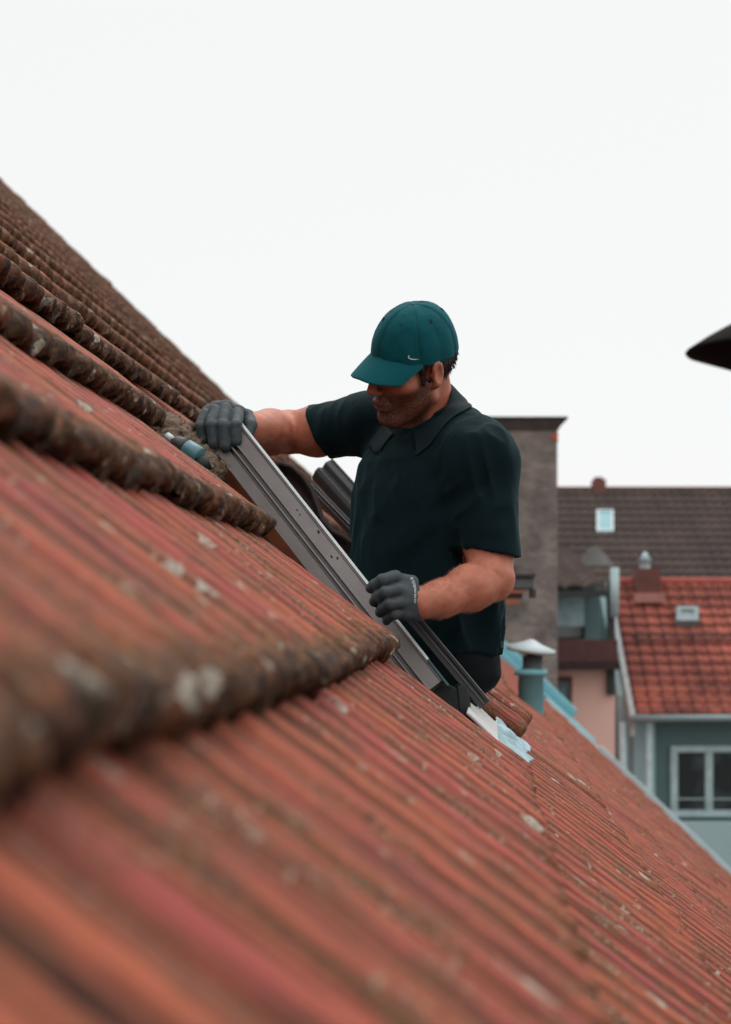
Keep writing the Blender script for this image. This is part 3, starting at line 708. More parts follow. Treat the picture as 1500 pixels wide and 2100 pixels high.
# dark roofed building, farthest
DY = 38.0
db = empty('apartment_building', (P(1400, 0, DY)[0], DY + 4, 0), 'farthest long building with a dark brown tiled roof and one bright skylight on the skyline', 'building')
x0, x1 = P(900, 0, DY)[0], P(1700, 0, DY)[0]; zr = P(0, 1006, DY + 4)[2]; ze = P(0, 1215, DY)[2]
x0r, x1r = x0, x1 + 2
V, Fq = pantile_slab(x0, x1r, DY + 4, zr, DY, ze, 0.28, 0.36, 0.05)
mesh_np('roof', V, Fq, mat('dark_brown_tiles', (0.085, 0.056, 0.046), 0.9, (0.045, 0.034, 0.03), 1.2, 0.4), db)
mb = MB(); roof_slab(mb, x0, x1r, DY + 4, zr - .02, DY + 8, ze); mb.build('rear_roof', M_ANTH, db)
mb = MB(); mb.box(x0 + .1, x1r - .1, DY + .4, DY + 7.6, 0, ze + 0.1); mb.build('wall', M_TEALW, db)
MB().tube([(x0, DY + 4, zr + .03), (x1r, DY + 4, zr + .03)], 0.09, 10).build('ridge_tiles', mat('ridge_brown', (0.12, 0.06, 0.045), 0.9), db)
ch2 = MB(); YR = DY + 4
ch2.box(P(1217, 0, YR)[0], P(1241, 0, YR)[0], YR - .2, YR + .4, zr - .3, P(0, 984, YR)[2]); ch2.box(P(1220, 0, YR)[0], P(1236, 0, YR)[0], YR - .1, YR + .3, zr, P(0, 979, YR)[2])
ch2.build('roof_chimney', mat('small_brick', (0.20, 0.075, 0.06), 0.9), db)
def roof_point(px, py, Yr, Zr, Ye, Ze):
    # where the view ray of this direction meets the roof face
    k = (HY - py) / F; # z - H = k*Y
    m_ = (Zr - Ze) / (Yr - Ye); Y = (H - Ze + m_ * Ye) / (m_ - k); return P(px, py, Y)
def skylight(px0, px1, py0, py1, rf, parent, glass, fr):
    Yr, Zr, Ye, Ze = rf; a = roof_point(px0, py1, *rf); b = roof_point(px1, py1, *rf); c = roof_point(px1, py0, *rf); d = roof_point(px0, py0, *rf)
    nn_ = N3(np.cross(b - a, d - a)); nn_ = nn_ if nn_[2] > 0 else -nn_
    ux = N3(b - a); uy = N3(d - a); w = np.linalg.norm(b - a); h_ = np.linalg.norm(d - a); t_ = 0.07
    mb = MB()
    mb.frame_box(a, ux, uy, nn_, 0, w, 0, t_, 0.0, 0.16).frame_box(a, ux, uy, nn_, 0, w, h_ - t_, h_, 0.0, 0.16)
    mb.frame_box(a, ux, uy, nn_, 0, t_, t_, h_ - t_, 0.0, 0.158).frame_box(a, ux, uy, nn_, w - t_, w, t_, h_ - t_, 0.0, 0.158)
    f_ = mb.build('skylight_window', fr, parent)
    MB().frame_box(a, ux, uy, nn_, t_, w - t_, t_, h_ - t_, 0.05, 0.13).build('pane', glass, f_)
M_SKYGL = mat('sky_reflecting_pane', (0.22, 0.42, 0.46), 0.5, (0.18, 0.36, 0.4), 1, spec=.4)
skylight(1223, 1258, 1054, 1098, (DY + 4, zr, DY, ze), db, M_SKYGL, M_PALE)

# pink house with balcony
PY = 19.0
pk = empty('pink_house', (P(1190, 0, PY)[0], PY + 2, 0), 'pink house with brown balcony between the grey chimney and the red roofed house', 'house')
X = lambda px, Y=PY: P(px, 0, Y)[0]
Z = lambda py, Y=PY: P(0, py, Y)[2]
mb = MB(); mb.box(X(1010), X(1262), PY + .02, PY + 6, 0, Z(1372)); mb.build('wall', mat('pink_render', (0.92, 0.56, 0.47), 0.9, (0.88, 0.53, 0.44), 0.8), pk)
mb = MB(); mb.box(X(1010), X(1262), PY - .35, PY + 1.2, Z(1372), Z(1354)); mb.build('balcony_shadow_slab', mat('painted_balcony_shadow', (0.05, 0.025, 0.02), 0.9), pk)  # slab colour carries the dark shadow band below the parapet
mb = MB(); mb.box(X(1010), X(1258), PY - .35, PY - .27, Z(1353), Z(1311)); mb.build('balcony_parapet', mat('brown_parapet', (0.12, 0.045, 0.04), 0.8), pk)
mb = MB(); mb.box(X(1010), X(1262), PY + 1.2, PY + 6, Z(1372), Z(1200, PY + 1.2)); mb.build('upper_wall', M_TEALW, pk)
w = pxbox(MB(), 1120, 1200, 1220, 1310, PY + 1.1, 0.08).build('window', M_GLASS, pk)
pxbox(MB(), 1120, 1199, 1217, 1284, PY + 1.0, 0.05).build('blind', mat('pale_blind', (0.42, 0.58, 0.62), 0.8), w)
w = pxbox(MB(), 1125, 1174, 1388, 1486, PY - .05, 0.06).build('window', mat('brown_window_frame', (0.16, 0.05, 0.04), 0.7), pk)
pxbox(MB(), 1135, 1168, 1398, 1480, PY - .08, 0.02).build('pane', mat('teal_pane', (0.03, 0.07, 0.075), 0.15, spec=.9), w)
pxbox(MB(), 1137, 1160, 1408, 1440, PY - .10, 0.01).build('curtain', mat('curtain_grey', (0.16, 0.24, 0.25), 0.8), w)
V, Fq = pantile_slab(X(1000), X(1258), PY + 4.2, Z(1128, PY + 4.2), PY + .6, Z(1209, PY + .6), 0.3, 0.36, 0.06)
mesh_np('roof', V, Fq, mat('grey_brown_tiles', (0.11, 0.075, 0.062), 0.9, (0.06, 0.045, 0.04), 1.5, 0.4), pk)
mb = MB(); mb.box(X(1000), X(1262), PY + .55, PY + .7, Z(1222), Z(1209)); mb.build('gutter', M_ANTH, pk)
pxbox(MB(), 1246, 1262, 1192, 1425, PY - .06, .07).build('verge_shadow_strip', M_ANTH, pk)  # added dark strip, paints the shadow beside the neighbouring verge
mb = MB(); YB = PY + 4.0
mb.add([P(1182, 1160, YB), P(1208, 1124, YB), P(1225, 1118, YB), P(1262, 1160, YB), P(1182, 1160, YB + .3), P(1208, 1124, YB + .3), P(1225, 1118, YB + .3), P(1262, 1160, YB + .3)],
       [(0, 3, 2, 1), (4, 5, 6, 7), (0, 1, 5, 4), (1, 2, 6, 5), (2, 3, 7, 6), (3, 0, 4, 7)]); 
mb.build('roof_gable_panel', mat('weathered_grey_board', (0.26, 0.27, 0.26), 0.9, (0.13, 0.12, 0.11), 2.5, 0.5), pk)
MB().tube([P(1261, 1265, PY - .2), P(1261, 1164, PY - .2)], 0.055, 14).build('vent_stack', M_WHITEF, pk, True)

# red roofed house at the right
RY = 20.0
rh = empty('red_roofed_house', (P(1420, 0, RY)[0], RY + 1.5, 0), 'pale teal house with a bright red tiled roof and white window at the right edge', 'house')
rYr, rZr, rYe, rZe = RY + 1.9, P(0, 1196, RY + 1.9)[2], RY - .1, P(0, 1466, RY - .1)[2]
xa = P(1277, 0, RY + .9)[0]; xb = P(1277 + 420, 0, RY)[0]
V, Fq = pantile_slab(xa, xb, rYr, rZr, rYe, rZe, 0.20, 0.20, 0.035)
m_red = tiled('red_pantiles', (0.45, 0.115, 0.075), (0.33, 0.085, 0.058), 0.2, 0.145, 0.22, (0.10, 0.03, 0.025))
rf = mesh_np('roof', V, Fq, m_red, rh)
rr_ = (rYr, rZr, rYe, rZe)
mb = MB(); roof_slab(mb, xa, xb, rYr, rZr - .02, rYr + 2.0, rZe); mb.build('rear_roof', mat('rear_red_tiles', (0.3, 0.07, 0.05), 0.9), rh)
MB().tube([(xa, rYr, rZr + .02), (xb, rYr, rZr + .02)], 0.07, 10).build('ridge_tiles', mat('red_ridge', (0.4, 0.09, 0.065), 0.9), rh)
cb = empty  # (alias unused)
cc = MB(); YC = rYr - .25
cc.box(P(1303, 0, YC)[0], P(1351, 0, YC)[0], YC - .15, YC + .35, P(0, 1225, YC)[2], P(0, 1166, YC)[2]); cch = cc.build('roof_chimney', mat('brown_brick', (0.19, 0.065, 0.05), 0.9, (0.12, 0.045, 0.04), 4), rh)
MB().box(P(1296, 0, YC)[0], P(1358, 0, YC)[0], YC - .24, YC - .155, P(0, 1236, YC)[2], P(0, 1217, YC)[2]).build('chimney_flashing', mat('pink_flashing', (0.5, 0.22, 0.18), 0.8), cch)
MB().lathe((P(1326, 0, YC)[0], YC + .1, 0), [(.08, P(0, 1166, YC)[2]), (.075, P(0, 1150, YC)[2]), (.11, P(0, 1150, YC)[2]), (.04, P(0, 1137, YC)[2]), (.03, P(0, 1132, YC)[2]), (.001, P(0, 1131, YC)[2])], 20).build('chimney_pot', M_WHITEF, cch, True)
skylight(1385, 1430, 1259, 1288, rr_, rh, mat('grey_pane', (0.25, 0.30, 0.30), 0.3), M_GREYMET)
# snow guard rail
g = [roof_point(1300 + i * 60, 1312, *rr_) + np.array([0, -.08, .08]) for i in range(7)]
mb = MB(); mb.tube([g[0], g[-1]], 0.012, 8); mb.tube([g[0] + np.array([0, -.03, -.07]), g[-1] + np.array([0, -.03, -.07])], 0.012, 8); 
for p in g: mb.tube([p + np.array([0, .06, -.12]), p], 0.012, 6)
mb.build('snow_guard', M_ANTH, rh)
# verge board on the left side of its roof, side wall, front wall
mb = MB(); v0 = np.array([xa - .08, rYr, rZr + .02]); v1 = np.array([xa - .08, rYe - .05, rZe - .0])
vs = [v0, v1, v1 + [0, 0, -.3], v0 + [0, 0, -.3]]; vs2 = [v + np.array([.07, 0, 0]) for v in vs]
mb.add(vs + vs2, [(0, 1, 2, 3), (7, 6, 5, 4), (0, 4, 5, 1), (1, 5, 6, 2), (2, 6, 7, 3), (3, 7, 4, 0)]); mb.build('verge_board', mat('pale_verge', (0.42, 0.44, 0.44), 0.7), rh)
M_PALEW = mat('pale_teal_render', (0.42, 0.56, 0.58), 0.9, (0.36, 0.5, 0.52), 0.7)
xw = P(1262, 0, RY + .6)[0]
ws = MB(); yf = RY + .35; yb = rYr + 1.5
ws.add([(xw, yf, 0), (xw, yb, 0), (xw, yb, rZe), (xw, rYr, rZr - .2), (xw, yf, rZe + .25), (xw + .2, yf, 0), (xw + .2, yb, 0), (xw + .2, yb, rZe), (xw + .2, rYr, rZr - .2), (xw + .2, yf, rZe + .25)],
       [(0, 4, 3, 2, 1), (5, 6, 7, 8, 9), (0, 1, 6, 5), (1, 2, 7, 6), (2, 3, 8, 7), (3, 4, 9, 8), (4, 0, 5, 9)])
ws.build('side_wall', M_PALEW, rh)
pxbox(MB(), 1300, 1344, 1478, 1960, RY + .2, 0.3).build('corner_pier', M_PALEW, rh)
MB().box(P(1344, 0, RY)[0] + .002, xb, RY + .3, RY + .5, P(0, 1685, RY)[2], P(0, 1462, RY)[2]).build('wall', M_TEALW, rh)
MB().box(P(1344, 0, RY)[0] + .002, xb, RY + .05, RY + .45, 0, P(0, 1688, RY)[2]).build('lower_wall', M_PALEW, rh)
MB().tube([(xa - .12, rYe - .1, rZe - .04), (xb, rYe - .1, rZe - .04)], 0.05, 12).build('gutter', M_GREYMET, rh, True)
mb = MB(); 
for xq in (1331, 1278): mb.tube([P(xq, 1482, RY - .02), P(xq, 1980, RY - .02)], 0.05, 12)
mb.build('downpipe', M_WHITEF, rh, True)
pw = P(0, 0, RY)
w = MB(); Yw = RY + .22
for (a, b, c, d) in ((1376, 1500 + 95, 1530, 1543), (1376, 1500 + 95, 1662, 1676), (1376, 1391, 1543.5, 1661.5), (1447, 1463, 1543.5, 1661.5), (1520, 1534, 1543.5, 1661.5), (1580, 1595, 1543.5, 1661.5)):
    pxbox(w, a, b, c, d, Yw, 0.09)
wf = w.build('window', M_WHITEF, rh, bevel=.01)
for a, b in ((1391.5, 1446.5), (1463.5, 1519.5), (1534.5, 1579.5)):
    pxbox(MB(), a, b, 1544, 1661, Yw + .05, 0.03).build('pane', mat('window_glass', (0.015, 0.02, 0.02), 0.05, (0.09, 0.12, 0.125), 1.2, 0.8, spec=1.0), wf)  # paler noise patches paint reflections into the glass colour
pxbox(MB(), 1376, 1600, 1637.5, 1639.5, RY + .1, 0.03).build('window_rail', M_WHITEF, wf)

# street lamp hanging into the frame at the right
LY = 11.0
la = empty('street_lamp', (P(1560, 0, LY)[0], LY, 0), 'dark lens shaped street lamp head reaching in at the right edge against the sky', 'street lamp')
lc = P(1560, 715, LY); s = LY / F
MB().lathe((0, 0, 0), [(0.001, 75 * s), (20 * s, 72 * s), (60 * s, 52 * s), (110 * s, 22 * s), (150 * s, -2 * s), (152 * s, -6 * s), (110 * s, -22 * s), (60 * s, -42 * s), (0.001, -50 * s)], 48)
mb = MB(); mb.lathe((lc[0], LY, lc[2]), [(0.001, 70 * s), (25 * s, 66 * s), (70 * s, 46 * s), (110 * s, 24 * s), (148 * s, 0), (151 * s, -4 * s), (148 * s, -8 * s), (110 * s, -22 * s), (60 * s, -40 * s), (0.001, -44 * s)], 48)
mb.build('lamp_head', mat('dark_lamp_metal', (0.010, 0.009, 0.008), 0.9, spec=0.1), la, True)
MB().tube([(lc[0], LY, lc[2] + 66 * s), (lc[0], LY, lc[2] + .5), (lc[0] + .3, LY, lc[2] + .62), (lc[0] + 1.2, LY, lc[2] + .62), (lc[0] + 1.3, LY, lc[2] + .5), (lc[0] + 1.3, LY, 0)], 0.035, 12).build('lamp_post', M_ANTH, la, True)

# ground
mb = MB(); mb.add([(-600, -300, 0), (600, -300, 0), (600, 900, 0), (-600, 900, 0)], [(0, 1, 2, 3)])
g = mb.build('ground', mat('asphalt', (0.06, 0.06, 0.058), 0.9, (0.04, 0.04, 0.04), 2)); tag(g, kind='structure')

# ------------------------------------------------------------------ the worker
def skin_material():
    m = mat('skin', (0.55, 0.195, 0.115), 0.48, (0.38, 0.115, 0.065), 30, 0.25, 0.0009, 420, spec=0.4, sss=0.12)
    n = m.node_tree.nodes; l = m.node_tree.links; b = n['Principled BSDF']
    cur = b.inputs['Base Color'].links[0].from_socket
    at_ = n.new('ShaderNodeAttribute'); at_.attribute_name = 'beard'
    no = n.new('ShaderNodeTexNoise'); no.inputs['Scale'].default_value = 420; no.inputs['Detail'].default_value = 3
    t = n.new('ShaderNodeTexCoord'); l.new(t.outputs['Object'], no.inputs['Vector'])
    ml = n.new('ShaderNodeMath'); ml.operation = 'MULTIPLY'; mr = n.new('ShaderNodeMapRange'); mr.inputs[1].default_value = .35; mr.inputs[2].default_value = .6; mr.inputs[3].default_value = .55; mr.inputs[4].default_value = 1.0
    l.new(no.outputs[0], mr.inputs[0]); l.new(at_.outputs['Fac'], ml.inputs[0]); l.new(mr.outputs[0], ml.inputs[1])
    mx_ = n.new('ShaderNodeMixRGB'); l.new(ml.outputs[0], mx_.inputs[0]); l.new(cur, mx_.inputs[1]); mx_.inputs[2].default_value = (0.050, 0.024, 0.015, 1)
    a2 = n.new('ShaderNodeAttribute'); a2.attribute_name = 'lip'
    m2 = n.new('ShaderNodeMixRGB'); l.new(a2.outputs['Fac'], m2.inputs[0]); l.new(mx_.outputs[0], m2.inputs[1]); m2.inputs[2].default_value = (0.30, 0.075, 0.06, 1)
    l.new(m2.outputs[0], b.inputs['Base Color'])
    return m
M_SKIN = skin_material()

# head frame
yaw, pit, rol = R(57), R(24), R(23)
f0 = np.array([-math.sin(yaw) * math.cos(pit), -math.cos(yaw) * math.cos(pit), -math.sin(pit)])
u0 = np.array([-math.sin(yaw) * math.sin(pit), -math.cos(yaw) * math.sin(pit), math.cos(pit)])
l0 = np.array([math.cos(yaw), -math.sin(yaw), 0.0])
hu = math.cos(rol) * u0 + math.sin(rol) * l0; hl = math.cos(rol) * l0 - math.sin(rol) * u0; hf = f0
HC = P(844, 749, 3.10); HM = np.stack([hf, hl, hu])        # rows: head axes
def HW(x, y, z): return HC + x * hf + y * hl + z * hu

shL, elL, wrL = P(990, 950, 3.06), P(1000, 1197, 3.00), P(858, 1238, 2.87)
shR, elR, wrR = P(755, 868, 3.30), P(586, 886, 3.46), P(514, 882, 3.27)
fb = Field((-0.40, 2.70, H - 0.30), (0.42, 3.66, H + 0.78), 0.0031)
# neck and trunk (mostly under the shirt)
TM = np.stack([N3((0.71, -0.70, 0)), N3((-0.70, -0.71, 0)), np.array([0, 0, 1.0])])
fb.cone(P(890, 905, 3.21), HW(-0.03, 0, -0.02), 0.060, 0.056, 0.02)
fb.ell(P(876, 1030, 3.21), (0.14, 0.085, 0.14), TM, 0.03)
fb.ell(P(880, 1220, 3.20), (0.15, 0.11, 0.2), TM, 0.03)
fb.cone(shL, shR, 0.05, 0.05, 0.04)
# arms
fb.cone(shL, P(1002, 1100, 3.03), 0.052, 0.055, 0.02); fb.cone(P(1002, 1100, 3.03), P(1008, 1180, 3.0), 0.055, 0.047, 0.02)
fb.ell(P(1022, 1196, 3.01), (0.030, 0.035, 0.032), k=0.02)
fb.cone(P(1004, 1190, 2.99), P(965, 1205, 2.95), 0.046, 0.047, 0.015)
fb.cone(P(965, 1205, 2.95), P(905, 1228, 2.905), 0.046, 0.036, 0.02); fb.cone(P(905, 1228, 2.905), wrL, 0.037, 0.0315, 0.02)
fb.cone(wrL, P(835, 1225, 2.86), 0.0315, 0.03, 0.01)
# crease in the crook of the elbow
fb.cone(P(958, 1150, 2.945), P(998, 1152, 2.935), 0.004, 0.003, 0.012, 's')
fb.cone(P(998, 1152, 2.935), P(1030, 1185, 2.945), 0.003, 0.002, 0.010, 's')
fb.cone(shR, P(650, 884, 3.40), 0.055, 0.058, 0.02); fb.cone(P(650, 884, 3.40), elR, 0.058, 0.050, 0.02)
fb.cone(elR, P(556, 886, 3.38), 0.050, 0.052, 0.015); fb.cone(P(556, 886, 3.38), wrR, 0.051, 0.042, 0.02); fb.cone(wrR, P(488, 880, 3.25), 0.038, 0.03, 0.01)
fb.cone(P(572, 848, 3.37), P(569, 884, 3.345), 0.003, 0.004, 0.012, 's')
# head
fb.ell(HW(-0.014, 0, 0.038), (0.090, 0.073, 0.080), HM, 0.01)
fb.ell(HW(0.035, 0, -0.02), (0.058, 0.062, 0.080), HM, 0.02)
for sgn in (-1, 1):
    fb.cone(HW(0.005, sgn * .058, -.055), HW(0.068, sgn * .018, -.098), 0.020, 0.020, 0.02)
    fb.ell(HW(0.058, sgn * .043, -.018), (0.024, .022, .018), HM, 0.02)
    fb.cone(HW(0.084, sgn * .010, .022), HW(0.070, sgn * .045, .023), .010, .009, .014)
fb.ell(HW(0.074, 0, -0.098), (0.022, .026, .018), HM, 0.015)
fb.ell(HW(0.082, 0, -0.055), (0.020, .028, .024), HM, 0.015)
for sgn in (-1, 1):
    fb.ell(HW(0.100, sgn * .033, .006), (0.018, .017, .012), HM, 0.012, 's')
    fb.ell(HW(0.0785, sgn * .031, .006), (0.0125, .0125, .0125), HM, 0.004)
    fb.cone(HW(0.0885, sgn * .018, .014), HW(0.082, sgn * .044, .012), .0045, .004, .005)
    fb.cone(HW(0.0875, sgn * .02, .000), HW(0.083, sgn * .042, .001), .003, .003, .004)
fb.cone(HW(0.090, 0, 0.022), HW(0.117, 0, -0.020), 0.0085, 0.0105, 0.010)
for sgn in (-1, 1):
    fb.ell(HW(0.105, sgn * .0125, -.026), (.011, .0075, .0075), HM, .006)
    fb.ell(HW(0.108, sgn * .007, -.034), (.004, .0035, .004), HM, .003, 's')
fb.cone(HW(0.097, -.018, -.053), HW(0.097, .018, -.053), .0055, .0055, .006); fb.cone(HW(0.104, -.008, -.052), HW(0.104, .008, -.052), .005, .005, .006)
fb.cone(HW(0.096, -.016, -.066), HW(0.096, .016, -.066), .006, .006, .006); fb.cone(HW(0.100, -.006, -.0665), HW(0.100, .006, -.0665), .0055, .0055, .006)
fb.cone(HW(0.107, -.022, -.0595), HW(0.107, .022, -.0595), .0022, .0022, .003, 's')
fb.cone(HW(0.096, .014, -.036), HW(0.085, .034, -.062), .0022, .0015, .010, 's'); fb.cone(HW(0.096, -.014, -.036), HW(0.085, -.034, -.062), .0022, .0015, .010, 's')
# ears
for sgn in (-1, 1):
    ed = HM.copy(); a_ = R(18) * sgn
    Re = np.array(Matrix.Rotation(a_, 3, Vector(hu))); EM = (Re @ HM.T).T
    c = HW(-0.006, sgn * .080, 0.000)
    fb.ell(c, (.021, .0085, .033), EM, .006)
    fb.ell(c + sgn * .009 * hl + .002 * hf, (.012, .007, .020), EM, .004, 's')
    fb.cone(HW(0.004, sgn * .079, -.024), HW(0.006, sgn * .077, -.03), .008, .006, .006)
    fb.ell(HW(.010, sgn * .079, -.002), (.005, .006, .007), HM, .003)
fb.displace(0.0009, 60, 2)
V, Q = fb.mesh(1)
hv = (V - HC) @ HM.T
fx, fy, fz = hv[:, 0], hv[:, 1], hv[:, 2]
def sm(x, a, b): t = np.clip((x - a) / (b - a), 0, 1); return t * t * (3 - 2 * t)
ishead = (np.abs(fx) < .14) & (np.abs(fy) < .1) & (fz > -.14) & (fz < .15)
bd = sm(-fz, .012, .036) * sm(fx, .0, .02) * (1 - sm(-fz, .115, .14)) 
bd = bd * (1 - 0.85 * np.exp(-((fx - .11) / .02) ** 2 - (fy / .02) ** 2 - ((fz + .018) / .02) ** 2))
side = sm(np.abs(fy), .05, .066) * sm(fx, .008, .018) * (1 - sm(fx, .035, .045)) * sm(-fz, -.06, -.02)
chk = np.exp(-((fx - .07) / .03) ** 2 - ((np.abs(fy) - .04) / .02) ** 2 - ((fz + .012) / .018) ** 2)
bd = np.clip(np.maximum(bd * (1 - chk), side), 0, 1) * ishead
brow = ishead * np.exp(-((fz - .030 + 0.0) / .005) ** 2) * sm(np.abs(fy), .008, .014) * (1 - sm(np.abs(fy), .045, .055)) * sm(fx, .06, .075)
bd = np.clip(bd + brow * .9, 0, 1)
lip = ishead * sm(fx, .093, .099) * (np.abs(fy) < .022) * np.exp(-((fz + .060) / .011) ** 2) * (fz > -.075) * (fz < -.046)
person = mesh_np('person', V, Q, M_SKIN, None, True, dict(beard=('FLOAT', bd), lip=('FLOAT', lip * .25)))
tag(person, 'person in teal cap and dark polo shirt holding a metal rail with grey gloves', 'person')

# shirt
M_SHIRT = mat('dark_teal_cotton', (0.0020, 0.0110, 0.0145), 0.85, (0.0015, 0.0085, 0.0115), 6, 0.3, 0.0005, 900, spec=0.12)
nb = M_SHIRT.node_tree.nodes['Principled BSDF']; nb.inputs['Sheen Weight'].default_value = 0.09; nb.inputs['Sheen Roughness'].default_value = 0.45; nb.inputs['Sheen Tint'].default_value = (0.4, 0.85, 0.9, 1)
fhd = N3((-0.70, -0.71, 0)); lat = N3((0.71, -0.70, 0))
def loft(fld, secs, k=0.03):
    zs = np.array([P(0, s_[0], s_[4])[2] for s_ in secs])[::-1]
    cx = np.array([P(s_[1], 0, s_[4])[0] for s_ in secs])[::-1]; cy = np.array([s_[4] for s_ in secs])[::-1]
    a = np.array([s_[2] for s_ in secs])[::-1]; b = np.array([s_[3] for s_ in secs])[::-1]
    def fn(g):
        z = g[..., 2]; x = g[..., 0] - np.interp(z, zs, cx); y = g[..., 1] - np.interp(z, zs, cy)
        A_ = np.interp(z, zs, a); B_ = np.interp(z, zs, b)
        u = x * lat[0] + y * lat[1]; v = x * fhd[0] + y * fhd[1]
        r_ = np.sqrt((u / A_) ** 2 + (v / B_) ** 2); d = (r_ - 1) * np.minimum(A_, B_) * 0.9
        return np.maximum(d, np.maximum(z - zs[-1], zs[0] - z))
    fld.op(fn, (cx.min() - .25, cy.min() - .25, zs[0]), (cx.max() + .25, cy.max() + .25, zs[-1]), k)
fs = Field((-0.22, 2.72, H - 0.16), (0.42, 3.62, H + 0.60), 0.0036)
loft(fs, [(868, 884, .085, .07, 3.2), (885, 882, .125, .085, 3.2), (910, 878, .160, .105, 3.2), (950, 872, .180, .125, 3.2), (1010, 868, .186, .138, 3.2), (1100, 867, .186, .146, 3.2), (1200, 871, .186, .152, 3.2),
          (1290, 878, .180, .150, 3.2), (1338, 878, .174, .146, 3.2)], 0.02)
fs.cone(P(905, 880, 3.17), shL, 0.050, 0.072, 0.05); fs.cone(P(850, 868, 3.22), shR, 0.05, 0.068, 0.05)
fs.cone(P(935, 868, 3.19), P(985, 905, 3.10), 0.045, 0.055, 0.04)
hmL = P(1013, 1190, 3.01); hmR = P(610, 896, 3.43)
fs.cone(shL, hmL, 0.071, 0.062, 0.035); fs.cone(shR, hmR, 0.068, 0.070, 0.035)
fs.cone(shL, P(985, 1060, 3.08), 0.06, 0.05, 0.05)
# cut the hems and hollow the sleeve ends
def plane(fld, p, nrm, lo, hi, mode='i'):
    p = np.array(p, dtype=np.float32); nn2 = N3(nrm).astype(np.float32)
    fld.op(lambda g: (g - p) @ nn2, lo, hi, 0.002, mode, pad=0)
axL = N3((0.08, -0.05, -1.0)); cutL = P(1016, 1134, 3.0)
nL = N3(np.array([-0.16, 0.0, -1.0]))
sb = fs.sub(P(945, 1215, 2.85) - .02, P(1100, 1110, 3.12))
def cut_region(fld, p, nrm, center, rad, axis_):
    """remove cloth beyond the hem plane within a cylinder about the arm"""
    p = np.array(p, dtype=np.float32); nn2 = N3(nrm).astype(np.float32); c = np.array(center, dtype=np.float32); a_ = N3(axis_).astype(np.float32)
    def fn(g):
        q = g - c; ra = np.sqrt(np.maximum((q * q).sum(-1) - (q @ a_) ** 2, 0)) - rad
        return np.maximum(-((g - p) @ nn2), ra)
    fld.op(fn, c - .16, c + .16, 0.002, 's', pad=0)
cut_region(fs, P(1016, 1135, 3.0), nL, hmL, 0.088, N3(hmL - shL))
nR = N3(np.array([-0.92, 0.30, -0.42]))
cut_region(fs, P(656, 884, 3.40), nR, hmR, 0.13, N3(hmR - shR))
fs.cone(P(1003, 1080, 3.04), P(1014, 1180, 3.005), 0.054, 0.0575, 0.004, 's')
fs.cone(P(690, 877, 3.36), P(620, 890, 3.43), 0.055, 0.0595, 0.004, 's')
# neck opening
NA = N3(np.array([-0.40, -0.41, 0.82])); NCX = P(872, 850, 3.17)
fs.cone(NCX - NA * .02, NCX + NA * .12, 0.058, 0.072, 0.006, 's')
# folds: ridged noise drawn out along the pull of the cloth
def drape_folds(fld, amp, freq, along, stretch, center, rad):
    a = N3(along); b = N3(np.cross(a, (0.3, 0.8, 0.5))); c = np.cross(a, b); Mx = np.stack([a / stretch, b, c]).astype(np.float32)
    idx = np.nonzero(np.abs(fld.d) < .03); g = fld.lo + fld.h * np.stack(idx, -1).astype(np.float32)
    w_ = np.clip(1 - np.linalg.norm((g - np.array(center)) / np.array(rad), axis=1), 0, 1) ** .7
    m = w_ > 0; gi = g[m]; q = (gi @ Mx.T) * freq + 0.5 * vnoise(gi * 6)[:, None]
    v = 1 - 2 * np.abs(vnoise(q)) ** .8
    fld.d[idx[0][m], idx[1][m], idx[2][m]] -= (amp * w_[m] * v).astype(np.float32)
drape_folds(fs, .0085, 26, P(1045, 1100, 3) - P(1000, 900, 3), 5, P(1020, 950, 3.0), (.12, .15, .17))
drape_folds(fs, .0080, 22, P(880, 1120, 3) - P(970, 1040, 3.0), 5, P(900, 1080, 3.02), (.17, .2, .16))
drape_folds(fs, .0080, 24, P(800, 1120, 3) - P(765, 940, 3.0), 5, P(780, 1030, 3.1), (.12, .2, .16))
drape_folds(fs, .0032, 30, (0.1, 0.1, 1), 4, P(690, 860, 3.33), (.11, .14, .12))
drape_folds(fs, .0095, 24, P(930, 1330, 3) - P(1030, 1270, 3.0), 5, P(980, 1300, 3.08), (.14, .2, .11))
drape_folds(fs, .0065, 22, P(930, 960, 3) - P(1000, 880, 3.0), 4, P(950, 920, 3.06), (.12, .2, .09))
fs.displace(0.0045, 11, 2, (1, 1, .45)); fs.displace(0.0010, 34, 2, (1.3, 1.3, .5))
V, Q = fs.mesh(2)
shirt = mesh_np('polo_shirt', V, Q, M_SHIRT, person)
shirt['label'] = 'dark teal short sleeved polo shirt'
# hem bands
def hem_band(c, axis_, nrm, r, name):
    c = np.array(c); a = N3(np.cross(nrm, (0, 0.2, 1) if abs(N3(nrm)[2]) < .8 else (1, 0, 0))); b = N3(np.cross(nrm, a))
    return [c + r * (math.cos(2 * math.pi * k / 40) * a + math.sin(2 * math.pi * k / 40) * b) for k in range(41)]
